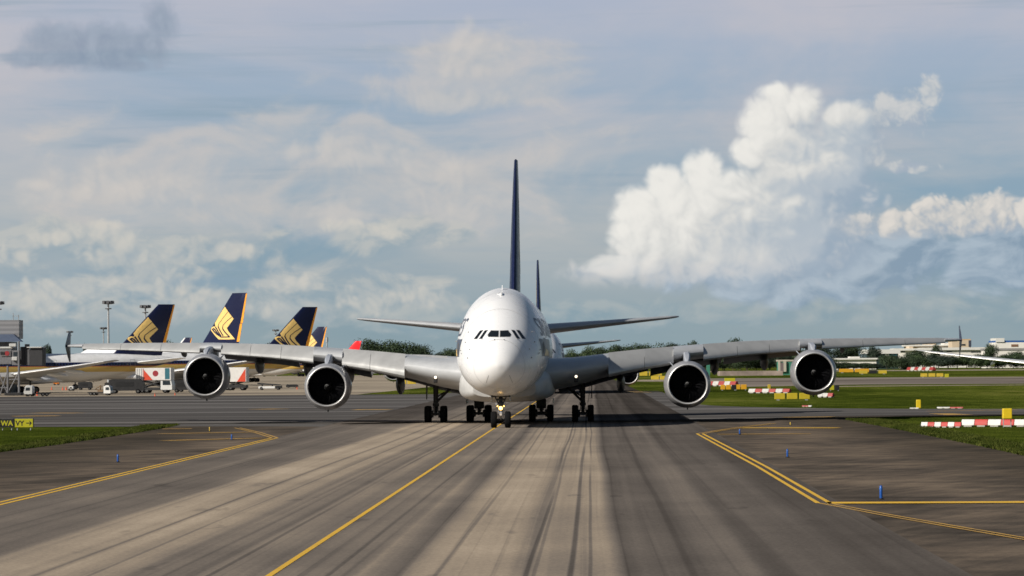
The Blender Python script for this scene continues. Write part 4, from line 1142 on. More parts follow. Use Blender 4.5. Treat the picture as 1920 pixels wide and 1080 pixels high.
marker(1476.5, 857.5, .42, 'middle blue edge marker on the right shoulder')
marker(1652, 936, .48, 'nearest blue edge marker on the right, just above the level yellow line', r=.055)
marker(393, 809, .34, 'small yellow marker post on the left shoulder', mat('yellow_marker_plastic', (.62, .42, .05), .5), .04, group=None)
marker(1482, 797.5, .25, 'small yellow marker post on the right shoulder', mat('yellow_marker_plastic', (.62, .42, .05), .5), .04, group=None)

# red and white barricades: a long low body in painted bands
M_rbf = mat('hazed_red_barrier_plastic', (.34, .04, .035), .6, var=.2)  # distance haze put into the colour of the far barriers
M_wbf = mat('hazed_white_barrier_plastic', (.50, .49, .46), .6, var=.2)
M_yelf = mat('hazed_yellow_plastic', (.58, .42, .04), .5, var=.12)  # same painted haze for the far yellow panels
def barricade(px0, px1, pyb, hpx, pat, label, tilt=0, group='red and white barricades', feet=True):
    a, b = gnd(px0, pyb), gnd(px1, pyb+tilt); t = thing('barricade', label, 'barricade', (a+b)/2, math.atan2(b.y-a.y, b.x-a.x), group)
    L = (b-a).length; n = len(pat); h = hpx*a.y/F; z0 = h*.22 if feet else 0
    for i, ch in enumerate(pat):
        x0, x1 = -L/2+L*i/n, -L/2+L*(i+1)/n; g = .012*L/n
        mb = MB(); prof = [(-h*.55, z0), (h*.55, z0), (h*.52, z0+h*.25), (h*.22, h), (-h*.22, h), (-h*.52, z0+h*.25)]
        rr = []
        for x, q in ((x0+g, .90), (x0+g*4, 1), (x1-g*4, 1), (x1-g, .90)): rr.append([(x, yy*q, z0+(zz-z0)*(1 if q == 1 else .96)) for yy, zz in prof])
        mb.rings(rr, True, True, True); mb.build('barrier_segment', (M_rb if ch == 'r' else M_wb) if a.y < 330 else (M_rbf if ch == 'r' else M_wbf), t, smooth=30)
    if feet:
        mb = MB()
        for i in range(n): 
            x = -L/2+L*(i+.5)/n; mb.box(x-L/n*.3, x+L/n*.3, -h*.6, h*.6, 0, z0)
        mb.build('foot', M_conc, t)
    return t
barricade(1728, 1803, 801.5, 10, 'wrwrwr', 'red and white barricade on the near right grass, left of the nearest one')
barricade(1804, 1928, 800, 13.5, 'wrwrw', 'nearest red and white barricade reaching the right picture edge, below the yellow box')
barricade(1405, 1482, 737, 8, 'wrwrwr', 'red and white barricade with an upright yellow post behind it')
barricade(1535, 1563, 745, 8, 'wwr', 'short red and white barricade just right of the outer right engine')
barricade(1328, 1382, 724, 9, 'rwrwr', 'red and white barricade beside the inner right engine, topped by a yellow panel')
barricade(1757, 1806, 766, 3, 'wwrr', 'low white and red barricade lying along the far side of the crossing')
barricade(1703, 1752, 695.5, 7, 'rwrwrwr', 'far row of red and white blocks in front of the dark trees on the right')
barricade(1706, 1723, 766.5, 2.2, 'ww', 'flat white kerb block beside the upright yellow cabinet')
barricade(1504, 1522, 763, 3, 'rrw', 'toppled red and white block on the grass under the outer right engine')

def cabinet(px0, px1, py0, pyb, label, m=None, name='yellow_cabinet', cat='cabinet', n=1, dark=(), depth=.5, group=None, leg=.15):
    a, b = gnd(px0, pyb), gnd(px1, pyb); w = (b-a).length; h = (pyb-py0)*a.y/F
    t = thing(name, label, cat, (a+b)/2, 0, group)
    for i in range(n):
        gp_ = .02 if n == 1 else w*.025
        x0, x1 = -w/2+w*i/n+gp_, -w/2+w*(i+1)/n-gp_
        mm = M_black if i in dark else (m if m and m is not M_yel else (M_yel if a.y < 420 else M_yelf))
        MB().box(x0, x1, -depth/2, depth/2, h*leg, h, min(.05, h*.08)).build('panel' if n > 1 else 'body', mm, t)
    mb = MB()
    for x in (-w*.38, w*.38): mb.box(x-.04*w, x+.04*w, -.06, .06, 0, h*leg)
    mb.build('leg', M_mast, t)
    return t
cabinet(1879.5, 1897.5, 766, 801, 'bright yellow box standing above the nearest barricade at right', depth=.6, leg=.45)
cabinet(1718, 1726.5, 749.5, 766, 'upright yellow cabinet by the far edge of the crossing taxiway', depth=.5, leg=.05)
SG = 'yellow sign panels on the right-hand grass'
cabinet(1455, 1516, 737, 750.5, 'long yellow sign of three panels below the outer right engine', n=3, m=mat('ochre_sign_back', (.50, .38, .02), .5), name='sign_panel', cat='sign', depth=.25, group=SG)
cabinet(1354, 1378, 721.5, 732, 'amber and black sign between barricade and inner right engine', n=3, dark=(2,), m=M_amber, name='sign_panel', cat='sign', depth=.25, group=SG)
cabinet(1380, 1398, 721, 731.5, 'amber sign with a small knob on top, right of the amber and black one', n=2, m=M_amber, name='sign_panel', cat='sign', depth=.25, group=SG)
cabinet(1362, 1375, 709, 716.5, 'small lemon yellow panel behind the barricade by the inner right engine', m=M_yell, name='sign_panel', cat='sign', depth=.25, group=SG)
cabinet(1440, 1444.5, 721, 731.5, 'upright yellow post behind a red and white barricade', name='yellow_post', cat='post', depth=.4, leg=.05)
cabinet(1557, 1572, 722.5, 733, 'lemon and black sign at the right rim of the outer right engine', n=2, dark=(1,), m=M_yell, name='sign_panel', cat='sign', depth=.25, group=SG)
cabinet(1590, 1613, 691.5, 699, 'amber sign below a small mast on the far right grass', n=2, m=M_amber, name='sign_panel', cat='sign', depth=.3, group=SG)
cabinet(1625, 1649, 694.5, 701.5, 'yellow and black sign right of the amber one below the white low building', n=3, dark=(1,), m=M_yel, name='sign_panel', cat='sign', depth=.3, group=SG)
cabinet(1735, 1760, 700, 707.5, 'long amber sign alone on the far grass under the neighbouring wing', n=3, m=M_yel, name='sign_panel', cat='sign', depth=.3, group=SG)
cabinet(1773, 1777.5, 701, 708, 'tiny yellow post right of the long amber sign', m=M_yell, name='yellow_post', cat='post', depth=.4, leg=.05)
cabinet(1203, 1228, 696.5, 706, 'yellow sign seen just left of the inner right engine, upper one', n=2, m=M_yel, name='sign_panel', cat='sign', depth=.3, group=SG)
cabinet(1227, 1246, 705, 713, 'yellow sign seen just left of the inner right engine, lower one', n=2, m=M_yel, name='sign_panel', cat='sign', depth=.3, group=SG)
cabinet(752, 774, 712, 721.5, 'low yellow panel seen under the left inner wing', n=2, m=M_yel, name='sign_panel', cat='sign', depth=.3)

# high floodlight masts
def flood_mast(px, py_top, Y, label, big=True, lampn=8):
    t = at(px, py_top, Y); r = thing('floodlight_mast', label, 'floodlight mast', (t.x, t.y, 0), 0, 'floodlight masts over the apron')
    H = t.z; q = H/24
    MB().lathe([(0, .42*q), (H*.5, .32*q), (H-1.0*q, .24*q)], (0, 0, 0), 'z', 12, True, True).build('pole', M_mast, r, smooth=40)
    mb = MB(); mb.lathe([(H-2.6*q, .9*q), (H-2.4*q, .95*q), (H-2.3*q, .9*q)], (0, 0, 0), 'z', 16, True, True); mb.lathe([(H-1.0*q, .4*q), (H-.9*q, 1.0*q), (H-.8*q, .4*q)], (0, 0, 0), 'z', 16, True, True); mb.build('ring', M_flood, r)
    for k in range(lampn):
        a = 2*PI*k/lampn; c, s = math.cos(a), math.sin(a)
        mb = MB(); mb.tube((.3*q*c, .3*q*s, H-1.0*q), (1.2*q*c, 1.2*q*s, H-.9*q), .08*q)
        mb.prism([(0.9*q, H-1.15*q), (1.75*q, H-1.0*q), (1.65*q, H-.15*q), (1.0*q, H-.35*q)], -.38*q, .38*q, 'y')
        mb.v = [(x*c-y*s, x*s+y*c, z) if i >= 20 else (x, y, z) for i, (x, y, z) in enumerate(mb.v)]
        mb.build('floodlight', M_flood, r)
    return r
flood_mast(203, 563, 1150, 'tallest floodlight mast with a full head of lamps at left')
flood_mast(272.5, 571, 1200, 'floodlight mast rising right behind the leftmost navy fin')
flood_mast(194, 613, 1900, 'small distant floodlight mast left of the tallest one')
flood_mast(131, 620, 2000, 'small distant floodlight mast above the left wing tip', lampn=6)
flood_mast(517, 617, 1900, 'floodlight mast head showing at the front edge of the third navy fin', lampn=6)
flood_mast(-3, 564, 1150, 'floodlight mast whose lamp head is cut by the left picture edge')
t = at(613, 624, 1400); r = thing('radio_mast', 'thin pale mast right of the fourth navy fin', 'mast', (t.x, t.y, 0))
MB().lathe([(0, .35), (t.z*.8, .25), (t.z*.8, .5), (t.z*.9, .5), (t.z*.9, .1), (t.z, .1)], (0, 0, 0), 'z', 10, True, True).build('pole', M_mast, r, smooth=40)

# terminal block and the loading bridge at the left edge
def pxbox(Y, px0, px1, py0, py1, dep, bev=0, mb=None, org=None):
    """box facing the camera at depth Y, as large as it shows in the photograph"""
    a, b = at(px0, py1, Y), at(px1, py0, Y); mb = mb or MB(); o = org or Vector((0, 0, 0))
    mb.box(a.x-o.x, b.x-o.x, Y-o.y, Y+dep-o.y, max(a.z, 0), b.z, bev); return mb
Yt = 690
tb = thing('terminal_building', 'grey corrugated terminal block with slate overhanging roof at the left edge', 'building', (at(0, 700, Yt).x, Yt, 0)); o = tb.location
pxbox(Yt, -260, 35.5, 600, 637, 5, 0, None, o).build('upper_block', M_term, tb)
a = pxbox(Yt, -260, 20, 641, 742, 8, 0, None, o).build('wall', mat('dark_terminal_wall', (.10, .10, .11), .6, var=.2), tb)
za, zb_ = at(0, 641, Yt).z, at(0, 627, Yt).z; xa, xb, xc = (at(q, 640, Yt).x-o.x for q in (-260, 34, 44))
mb = MB(); mb.prism([(xa, za), (xc, za), (xb-.6, zb_), (xa, zb_)], -2.2, -.02, 'y'); mb.build('roof', M_roofb, tb)
mb = MB(); pxbox(Yt, 24, 25, 587, 600, .3, 0, mb, o); pxbox(Yt, 34, 35, 590, 600, .3, 0, mb, o); pxbox(Yt, 24, 35, 592, 593, .3, 0, mb, o); mb.build('roof_railing', M_mast, tb)
mb = MB()
for k in range(5): pxbox(Yt-.05, -240+k*50, -205+k*50, 655, 690, .1, 0, mb, o)
mb.build('window', M_win, tb)

Yb = 630
jb = thing('boarding_bridge', 'grey passenger boarding bridge on steel legs at the left edge', 'boarding bridge', (at(30, 700, Yb).x, Yb, 0)); o = jb.location
def P_(name, m, *bx, par=None, dep=3.2, Y=Yb, bev=.08):
    mb = MB()
    for q in bx: pxbox(Y, *q, dep, bev, mb, o)
    return mb.build(name, m, par or jb)
tn = P_('tunnel', M_bridge, (-120, 22, 655, 684))
P_('tunnel_roof', M_bridgel, (-120, 24, 650, 654.5), dep=3.4)
P_('cab', M_bridge, (22.5, 37.5, 657, 685), dep=4)
P_('cab_window', M_win, (25, 33, 660, 668), par=jb, Y=Yb-.05, dep=.1, bev=0)
P_('bellows', M_bridged, (38, 46, 650, 685), (46.3, 49, 645, 685), dep=4)
P_('outer_tunnel', mat('mid_bridge_panel', (.11, .11, .115), .5, var=.15), (49.3, 56, 655, 685), dep=3.6)
P_('canopy', M_bridged, (56.3, 80, 652, 686), dep=3.8)
P_('canopy_roof', M_bridgel, (50, 78, 650, 652.5), dep=4.4, Y=Yb-.4)
P_('service_panel', M_bridgel, (17, 30, 644, 650), (22, 32, 669, 676), dep=1.2, Y=Yb-.6)
M_steel = mat('grey_bridge_steel', (.17, .17, .18), .5)
lg = P_('leg', M_steel, (33.5, 36.5, 640, 741), dep=.6, Y=Yb-.9); P_('leg', M_steel, (12.5, 15.5, 686, 741), dep=.6, Y=Yb-.9)
mb = MB()
for (x0, y0, x1, y1) in ((0, 741, 14, 696), (14, 712, 34, 711), (14, 738, 34, 700), (-2, 700, 14, 738), (0, 727, 14, 727)):
    mb.tube(at(x0, y0, Yb-.7)-o, at(x1, y1, Yb-.7)-o, .10)
mb.build('brace', M_steel, jb)
P_('wheel_bogie', M_chas, (8, 40, 736, 741.5), dep=2.4, Y=Yb-1.4)
sg_ = P_('sign_board', mat('grey_sign_board', (.14, .13, .13), .5), (2, 20, 658, 668), dep=.12, Y=Yb-.15, bev=0)
c = at(13, 662.5, Yb-.2)-o; mb = MB(); mb.lathe([(0, .42), (.04, .42)], (c.x, c.y, c.z), 'y', 18, True, True); mb.build('round_emblem', mat('dull_red_emblem', (.30, .03, .035), .5), sg_)
c = at(5, 662.5, Yb-.2)-o; mb = MB()
for i in (-.3, 0, .3): mb.box(c.x+i-.1, c.x+i+.1, c.y, c.y+.05, c.z-.25, c.z+.25)
mb.build('lettering', M_black, sg_)
# ------------------------------------------------------------------ vehicles on the apron
def tw_wheels(t, xs, w, r, parent_name='wheel'):
    for x in xs:
        for s in (-1, 1):
            mb = MB(); mb.lathe([(-.14, .01), (-.14, r*.8), (-.10, r), (.10, r), (.14, r*.8), (.14, .01)], (x, s*w, r), 'y', 16); wo = mb.build('wheel', M_tyre, t, smooth=40)
            MB().lathe([(-.15, .01), (-.15, r*.5), (.15, r*.5), (.15, .01)], (x, s*w, r), 'y', 12).build('rim', M_hub, wo)
def truck(name, label, cat, px, pyb, wpx, rz=0, cab='right', body=None, group=None):
    """side-on lorry: local +x is forward, 7.4 m long"""
    p = gnd(px, pyb); L = wpx*p.y/F; k = L/7.4
    t = thing(name, label, cat, (p.x, p.y, .02), rz if cab == 'right' else PI+rz, group)
    MB().box(-3.6, 3.5, -.9, .9, .55, .85, .04).build('chassis', M_chas, t)
    mb = MB(); mb.prism([(1.5, .6), (3.65, .6), (3.68, 1.35), (3.45, 2.45), (3.2, 2.75), (1.5, 2.75)], -1.15, 1.15, 'y'); c = mb.build('cab', M_truckw, t)
    mb = MB(); mb.prism([(3.685, 1.45), (3.70, 1.45), (3.50, 2.40), (3.485, 2.40)], -1.02, 1.02, 'y'); mb.build('windscreen', M_win, c)
    for s in (-1, 1):
        mb = MB(); mb.prism([(2.1, 1.55), (3.35, 1.55), (3.2, 2.4), (2.1, 2.4)], s*1.155, s*1.165, 'y'); mb.build('side_window', M_win, c)
    MB().box(3.6, 3.8, -1.15, 1.15, .45, .8, .04).build('bumper', M_chas, c)
    MB().box(1.9, 3.0, -.8, .8, 2.75, 2.95, .05).build('roof_fairing', M_truckw, c)
    for s in (-.8, .8): MB().box(3.68, 3.74, s-.18, s+.18, .9, 1.1).build('headlight', M_lip, c)
    tw_wheels(t, (-2.6, -1.5, 2.55), .95, .5)
    if body == 'crane':
        mb = MB(); mb.box(-3.6, 1.2, -1.0, 1.0, .86, 1.0); mb.build('flat_bed', M_chas, t)
        mb = MB(); mb.tube((-.2, 0, 1.0), (.2, 0, 2.9), .22); mb.tube((.2, 0, 2.9), (-1.6, 0, 1.9), .16); mb.tube((-1.6, 0, 1.9), (.4, .3, 1.3), .12); mb.box(-.6, 1.1, -.7, .7, 1.0, 1.6); mb.build('loader_arm', mat('rusty_brown_machinery', (.16, .10, .05), .6, var=.4), t)
    elif body:
        MB().box(-3.6, 1.35, -1.2, 1.2, .9, 3.2, .05).build('cargo_box', body, t)
    t.scale = (k, k, k); return t
truck('flatbed_truck', 'white cab truck with a brown loader arm facing right under the left wing', 'truck', 188, 741.5, 47, R(-14), 'right', 'crane')
truck('service_truck', 'white boxy service vehicle beside the boarding bridge legs', 'truck', 70, 743, 50, R(12), 'left')
def scissor(name, label, px, pyb, pyt0, pyt1, wpx, flip=1, logo=True, red='left', cab=True, group='catering loaders'):
    """high-lift catering truck: white raised box on dark scissor legs"""
    p = gnd(px, pyb); m = p.y/F; t = thing(name, label, 'catering truck', (p.x, p.y, .02), R(-8), group)
    w = wpx*m; z0, z1 = (pyb-pyt1)*m, (pyb-pyt0)*m
    b = MB().box(-w/2, w/2, -1.3, 1.3, z0, z1, .05).build('lift_box', M_box, t)
    h = z1-z0; pl = {'left': [(-w*.30, z0+.05), (-w*.02, z0+.05), (-w*.30, z1-.1)], 'right': [(w*.1, z0+.05), (w*.47, z0+.05), (w*.47, z1-.25)]}[red]
    mb = MB(); mb.prism(pl, -1.325, -1.302, 'y'); mb.build('red_swoosh', M_redp, b)
    if logo:
        mb = MB(); mb.lathe([(0, h*.24), (.02, h*.24)], (w*.06, -1.325, z0+h*.55), 'y', 20, True, True); mb.build('round_emblem', mat('dark_red_emblem', (.32, .03, .04), .5), b)
        MB().box(w*.33, w*.46, -1.33, -1.31, z0+.2, z1-.05).build('teal_panel', M_teal, b)
        mb = MB()
        for k in range(4): mb.box(-w*.47+k*.5*w/8.3, -w*.47+k*.5*w/8.3+.12, -1.33, -1.31, z0, z1-.1)
        mb.build('shutter_rib', M_frame, b)
    mb = MB(); zb_ = 1.0
    for y in (-.9, .9):
        mb.tube((-w*.36, y, zb_), (w*.30, y, z0), .14); mb.tube((w*.30, y, zb_), (-w*.36, y, z0), .14)
    mb.build('scissor_lift', M_chas, t)
    MB().box(-w*.48, w*.48, -1.1, 1.1, .5, 1.05, .05).build('chassis', M_chas, t)
    if cab:
        x = w*.36*flip
        mb = MB(); mb.prism([(x-1.1, .6), (x+1.1, .6), (x+1.1, 1.5), (x+.9, 2.5), (x-1.1, 2.5)], -1.15, 1.15, 'y'); c = mb.build('cab', M_truckw, t)
        mb = MB(); mb.prism([(x-.7, 1.5), (x+.85, 1.5), (x+.7, 2.3), (x-.7, 2.3)], -1.17, -1.152, 'y'); mb.build('side_window', M_win, c)
    tw_wheels(t, (-w*.34, -w*.2, w*.32), .95, .5)
    return t
scissor('catering_truck', 'white high-lift catering truck with red flash and round emblem, left of the outer left engine', 291, 737, 690, 713, 68)
scissor('catering_truck', 'white high-lift catering truck with an orange-red corner, right of the outer left engine', 443, 732, 689, 716, 44, 1, False, 'right', False)
# belt loader
p = gnd(506, 731); k = p.y/F*48/7
t = thing('belt_loader', 'low belt loader with a dark raised conveyor, right of the outer left engine', 'belt loader', (p.x, p.y, .02), R(-6)); t.scale = (k, k, k)
MB().box(-3.0, 1.6, -.9, .9, .35, .95, .06).build('body', M_truckw, t)
mb = MB(); mb.prism([(-3.4, 1.5), (3.0, 1.2), (3.0, 1.45), (-3.4, 1.95)], -.5, .5, 'y'); mb.build('conveyor', M_chas, t)
mb = MB(); mb.box(-2.2, -2.0, -.5, .5, .9, 1.6); mb.box(.6, .8, -.5, .5, .9, 1.35); mb.build('support', M_chas, t)
MB().box(1.7, 3.3, -.8, .8, .4, 1.1, .06).build('engine_cover', M_chas, t)
tw_wheels(t, (-2.2, 2.4), .8, .42)
# tug and dollies, ground power units: small, half hidden
def small_unit(px, pyb, wpx, hpx, m, label, name='ground_power_unit', cat='ground unit', wheels=True, rz=0):
    p = gnd(px, pyb); q = p.y/F; w, h = wpx*q, hpx*q; t = thing(name, label, cat, (p.x, p.y, .02), rz)
    mb = MB(); mb.prism([(-w/2, h*.2), (w/2, h*.2), (w/2, h*.75), (w*.38, h), (-w*.42, h), (-w/2, h*.9)], -.9, .9, 'y'); b = mb.build('body', m, t)
    MB().box(-w*.3, w*.2, -.93, -.905, h*.5, h*.8).build('side_panel', M_chas if m is not M_chas else M_black, b)
    if wheels: tw_wheels(t, (-w*.33, w*.33), .8, max(.25, h*.16))
    return t
small_unit(56.5, 743, 14, 20, M_truckw, 'small white boxy tug with a dark panel beside the bridge legs', 'baggage_tug', 'baggage tug')
small_unit(106, 722, 10, 8.5, mat('orange_unit_paint', (.75, .22, .02), .4), 'small orange ground unit far under the white airliner belly')
small_unit(134, 733, 8, 9, M_truckw, 'small pale unit right of the orange one under the airliner', wheels=True)
small_unit(345, 736, 40, 23, M_chas, 'dark covered dolly filling in for shade between catering truck and outer left engine', 'cargo_dolly', 'dolly')  # dark body added to deepen the shaded zone by the catering truck
small_unit(214, 733, 34, 16, M_chas, 'dark low dolly filling in for shade right of the flatbed truck', 'cargo_dolly', 'dolly')
small_unit(160, 731, 26, 15, M_chas, 'dark equipment under the leftmost airliner belly behind the flatbed truck')
small_unit(360, 735, 60, 18, M_chas, 'dark row of equipment shapes added for the shade behind the outer left engine')
small_unit(238, 738, 66, 27, M_chas, 'dark mass added for the shade left of the catering truck')  # dark bulk added where black shade lies under the catering truck
small_unit(548, 727, 22, 6, M_chas, 'dark low cargo dolly right of the belt loader', 'cargo_dolly', 'dolly')
small_unit(705, 703, 22, 15, M_frame, 'grey boxy vehicle between the trees and the left inner wing', 'parked_van', 'van')
small_unit(672, 702, 12, 14, M_truckw, 'white boxy van right of the inner left engine', 'parked_van', 'van')
small_unit(690, 706, 18, 13, M_bridge, 'dark van beside the white one, right of the inner left engine', 'parked_van', 'van')
for i, (px, pyb, hp, w) in enumerate(((69.5, 742, 7, 'beside the white tug at far left'), (97, 731, 6, 'under the white airliner, leftmost of three'), (117.5, 731.5, 6.5, 'middle of three under the white airliner'), (124, 731.5, 7, 'third of three under the white airliner'),
                                 (153, 731, 4.5, 'left of the flatbed truck'), (290.5, 743, 6, 'in front of the catering truck'), (328, 741, 5, 'just left of the outer left engine'), (557, 730, 5, 'right of the cargo dolly'))):
    p = gnd(px, pyb); h = hp*p.y/F; t = thing('traffic_cone', 'orange traffic cone '+w, 'cone', (p.x, p.y, .012), 0, 'orange cones on the apron')
    MB().box(-h*.3, h*.3, -h*.3, h*.3, 0, h*.06).build('base', M_cone, t)
    MB().lathe([(h*.06, h*.22), (h*.95, h*.06), (h, h*.05), (h, .005)], (0, 0, 0), 'z', 12).build('body', M_cone, t, smooth=40)
# ------------------------------------------------------------------ buildings beyond the airfield
def px_building(name, label, Y, px0, px1, py0, pyb, dep=40, wall=None, roof=None, roofpx=3, wins=(), extra=(), over=4, cat='building', winm=None, group=None):
    a, b = at(px0, pyb, Y), at(px1, py0, Y); t = thing(name, label, cat, ((a.x+b.x)/2, Y, 0), 0, group)
    w, h = b.x-a.x, b.z; m = Y/F
    MB().box(-w/2, w/2, 0, dep, 0, h-roofpx*m).build('wall', wall or M_wall, t)
    MB().box(-w/2-over*m, w/2+over*m, -over*m, dep+2, h-roofpx*m, h).build('roof', roof or M_roofw, t)
    for (qx0, qx1, qy0, qy1) in wins:
        c, d = at(qx0, qy1, Y), at(qx1, qy0, Y); x = t.location.x
        MB().box(c.x-x, d.x-x, -.25, .1, c.z, d.z).build('window', winm or M_win, t)
    for (qx0, qx1, qy0, qy1, mm, nm) in extra:
        c, d = at(qx0, qy1, Y), at(qx1, qy0, Y); x = t.location.x
        MB().box(c.x-x, d.x-x, -.8, dep*.8, c.z, d.z).build(nm, mm, t)
    return t
BG = 'low buildings behind the right-hand trees'
px_building('low_building', 'long low white building right of the outer right engine', 2650, 1566, 1643, 671, 689, 30, wins=[(1572, 1578, 681, 686), (1593, 1607, 682, 687), (1620, 1626, 682, 687)], extra=[(1594, 1612, 668.5, 672, M_roofw, 'roof_box')], group=BG)
px_building('office_building', 'white block with dark glass above the long low building', 2900, 1625, 1684, 655, 690, 40, roofpx=8, wall=mat('dark_glass_wall', (.04, .07, .08), .2), wins=[(1640, 1646, 658, 661), (1651, 1657, 658, 661), (1661, 1667, 658, 661)], extra=[(1660, 1667, 661, 685, M_wall, 'stair_tower'), (1668, 1682, 664, 676, M_teal, 'glass_panel')], group=BG)
px_building('office_building', 'pale building with a shadowed front behind the dark glass block', 3100, 1680, 1740, 653, 690, 40, roofpx=4, extra=[(1705, 1712, 649, 654, M_wallc, 'roof_box')], wins=[(1686, 1697, 658, 660), (1716, 1730, 658, 660)], group=BG)
px_building('warehouse', 'wide cream warehouse seen between the two wing tips', 3300, 1736, 1850, 651, 690, 60, roofpx=5, wins=[(1760, 1768, 658, 660), (1775, 1785, 658, 660), (1820, 1840, 659, 661)], group=BG)
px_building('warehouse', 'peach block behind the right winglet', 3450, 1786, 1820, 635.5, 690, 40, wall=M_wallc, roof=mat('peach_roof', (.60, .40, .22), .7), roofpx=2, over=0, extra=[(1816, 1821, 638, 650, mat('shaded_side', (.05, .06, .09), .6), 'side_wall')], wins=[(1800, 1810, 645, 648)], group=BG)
px_building('warehouse', 'cream row of roofs left of the peach block', 3500, 1702, 1785, 646, 690, 40, wall=M_wallc, roofpx=3, extra=[(1704, 1724, 643, 648, M_wallc, 'roof_box'), (1735, 1755, 643.5, 648, M_wallc, 'roof_box'), (1770, 1796, 643, 649, M_wall, 'roof_box')], wins=[(1780, 1796, 646, 648.5)], group=BG)
px_building('hangar', 'white hangar with a blue roof at the right edge', 3000, 1867, 1960, 638, 690, 50, roof=M_bluer, roofpx=3.5, over=0, extra=[(1867, 1883, 634, 641.5, M_roofw, 'roof_box')], wins=[(1896, 1909, 645.5, 650)], winm=mat('rust_brown_panel', (.22, .12, .07), .7), group=BG)
px_building('hangar', 'low grey-roofed hall in front of the white hangar', 2900, 1850, 1960, 652.5, 690, 40, roof=M_roofd, roofpx=4, over=1, group=BG)
px_building('hut', 'tiny white hut among the dark trees under the neighbouring wing', 2500, 1692, 1706, 671, 689, 10, roofpx=7, over=1, wall=mat('dark_hut_wall', (.05, .05, .05), .7), group=BG)
px_building('shelter', 'green and cream gate shelter left of the outer right engine', 1500, 1459, 1494, 674.5, 697.5, 10, wall=M_green, roof=mat('cream_beam', (.48, .44, .36), .7), roofpx=3, over=1, cat='shelter', extra=[(1459, 1463, 677, 697, mat('cream_beam', (.48, .44, .36), .7), 'post'), (1469, 1474, 677, 697, mat('cream_beam', (.48, .44, .36), .7), 'post'), (1463, 1469, 680, 697, mat('mauve_panel', (.18, .14, .14), .7), 'panel')])
px_building('hoarding', 'narrow green hoarding seen between inner right engine and flap pod', 1500, 1325, 1331, 676, 697, 3, wall=M_green, roof=M_green, roofpx=1, over=0, cat='hoarding')
# low rubble and works along the far edge
px_building('earth_bank', 'low pinkish earth bank along the far works area', 1450, 1350, 1468, 695.5, 700, 30, wall=mat('pink_earth', (.30, .235, .20), .9, var=.5, vscale=.15), roof=mat('pink_earth', (.34, .27, .23), .9), roofpx=1, over=0, cat='earth bank')

# ------------------------------------------------------------------ trees
def f_leaf(c):
    def f(nt):
        p = oc(nt); n = nt.noise(p, .35, 4, .6); k = nt.noise(p, 2.2, 3, .6)
        q = nt.add(nt.mul(n, .6), nt.mul(k, .4))
        return nt.ramp(q, [(.36, tuple(x*.55 for x in c)), (.52, c), (.66, tuple(min(1, x*1.7) for x in c))]), .75, None
    return f
M_leaf = [mat('leaves_dark_green', fn=f_leaf((.028, .050, .016))), mat('leaves_mid_green', fn=f_leaf((.042, .070, .020))), mat('leaves_blue_green', fn=f_leaf((.024, .042, .022)))]
M_bark = mat('bark', (.09, .07, .05), .9, var=.3)
def crown_mesh(rs, h, w, kind, n=5200, leaf=1.05):
    """leaf clumps through a crown of overlapping lobes"""
    mb = MB(); lob = []
    nl = 15
    for k in range(nl):
        a = rs.uniform(0, 2*PI); q = math.sqrt(rs.random())*.62
        z = h*(.34+.56*rs.random()) if kind != 2 else h*(.3+.6*k/nl)
        sh = 1-abs((z/h)-.55)*.9
        r = w*rs.uniform(.30, .44)*(.8 if kind != 2 else .75)
        lob.append((w*.5*q*2*sh*math.cos(a)*.8, w*.5*q*2*sh*math.sin(a)*.8, min(z, h-r*.75), r, r*rs.uniform(.7, .95)))
    for i in range(n):
        lx, ly, lz, r, rz = lob[i % nl]
        d = Vector((rs.gauss(0, 1), rs.gauss(0, 1), rs.gauss(0, 1))).normalized()
        rad = rs.random()**.28*rs.uniform(.85, 1.10)
        c = Vector((lx+d.x*r*rad, ly+d.y*r*rad, lz+d.z*rz*rad))
        nn = (d+Vector((rs.gauss(0, .5), rs.gauss(0, .5), rs.gauss(0, .5)+.3))).normalized()
        u = nn.orthogonal().normalized(); u.rotate(Matrix.Rotation(rs.uniform(0, 6.28), 3, nn)); v = nn.cross(u)
        s = leaf*rs.uniform(.5, 1.25)
        mb.add([c+u*s*.5, c+v*s*.34+u*.05*s, c-u*s*.5, c-v*s*.34], [(0, 1, 2, 3)])
    return mb
TREES = []
rs = random.Random(5)
for k, (h, w, kind) in enumerate(((19, 20, 0), (17, 17, 1), (21, 15, 0), (15, 19, 1), (20, 12, 2))):
    cm = crown_mesh(rs, h, w, kind).mesh('crown', M_leaf[k % 3], None, False)
    mb = MB(); mb.rings([[(r*math.cos(2*PI*j/9)+dx, r*math.sin(2*PI*j/9), z) for j in range(9)] for z, r, dx in ((0, .55, 0), (.6, .42, .02), (h*.25, .34, .12), (h*.5, .22, .0), (h*.75, .08, .1))], True, True, True)
    for q in range(6):
        a = q*1.1+k; z = h*(.26+.06*q); mb.tube((.1*math.cos(a), .1*math.sin(a), z), (w*.3*math.cos(a), w*.3*math.sin(a), z+h*.16), .14, .03, 6)
    TREES.append((h, w, cm, mb.mesh('trunk', M_bark, 50)))
def tree(px, pyt, Y, wpx, label, group, k=None, name='tree'):
    k = rs.randrange(4) if k is None else k
    h, w, cm, tm = TREES[k]; t = at(px, pyt, Y); m = Y/F
    r = thing(name, label, 'tree', (t.x, Y, 0), rs.uniform(0, 6.28), group)
    sz, sx = t.z/h, wpx*m/w; r.scale = (sx, sx, sz)
    for nm, me in (('crown', cm), ('trunk', tm)):
        o = bpy.data.objects.new(nm, me); COL.objects.link(o); o.parent = r
    return r
LT = 'trees behind the left inner wing'
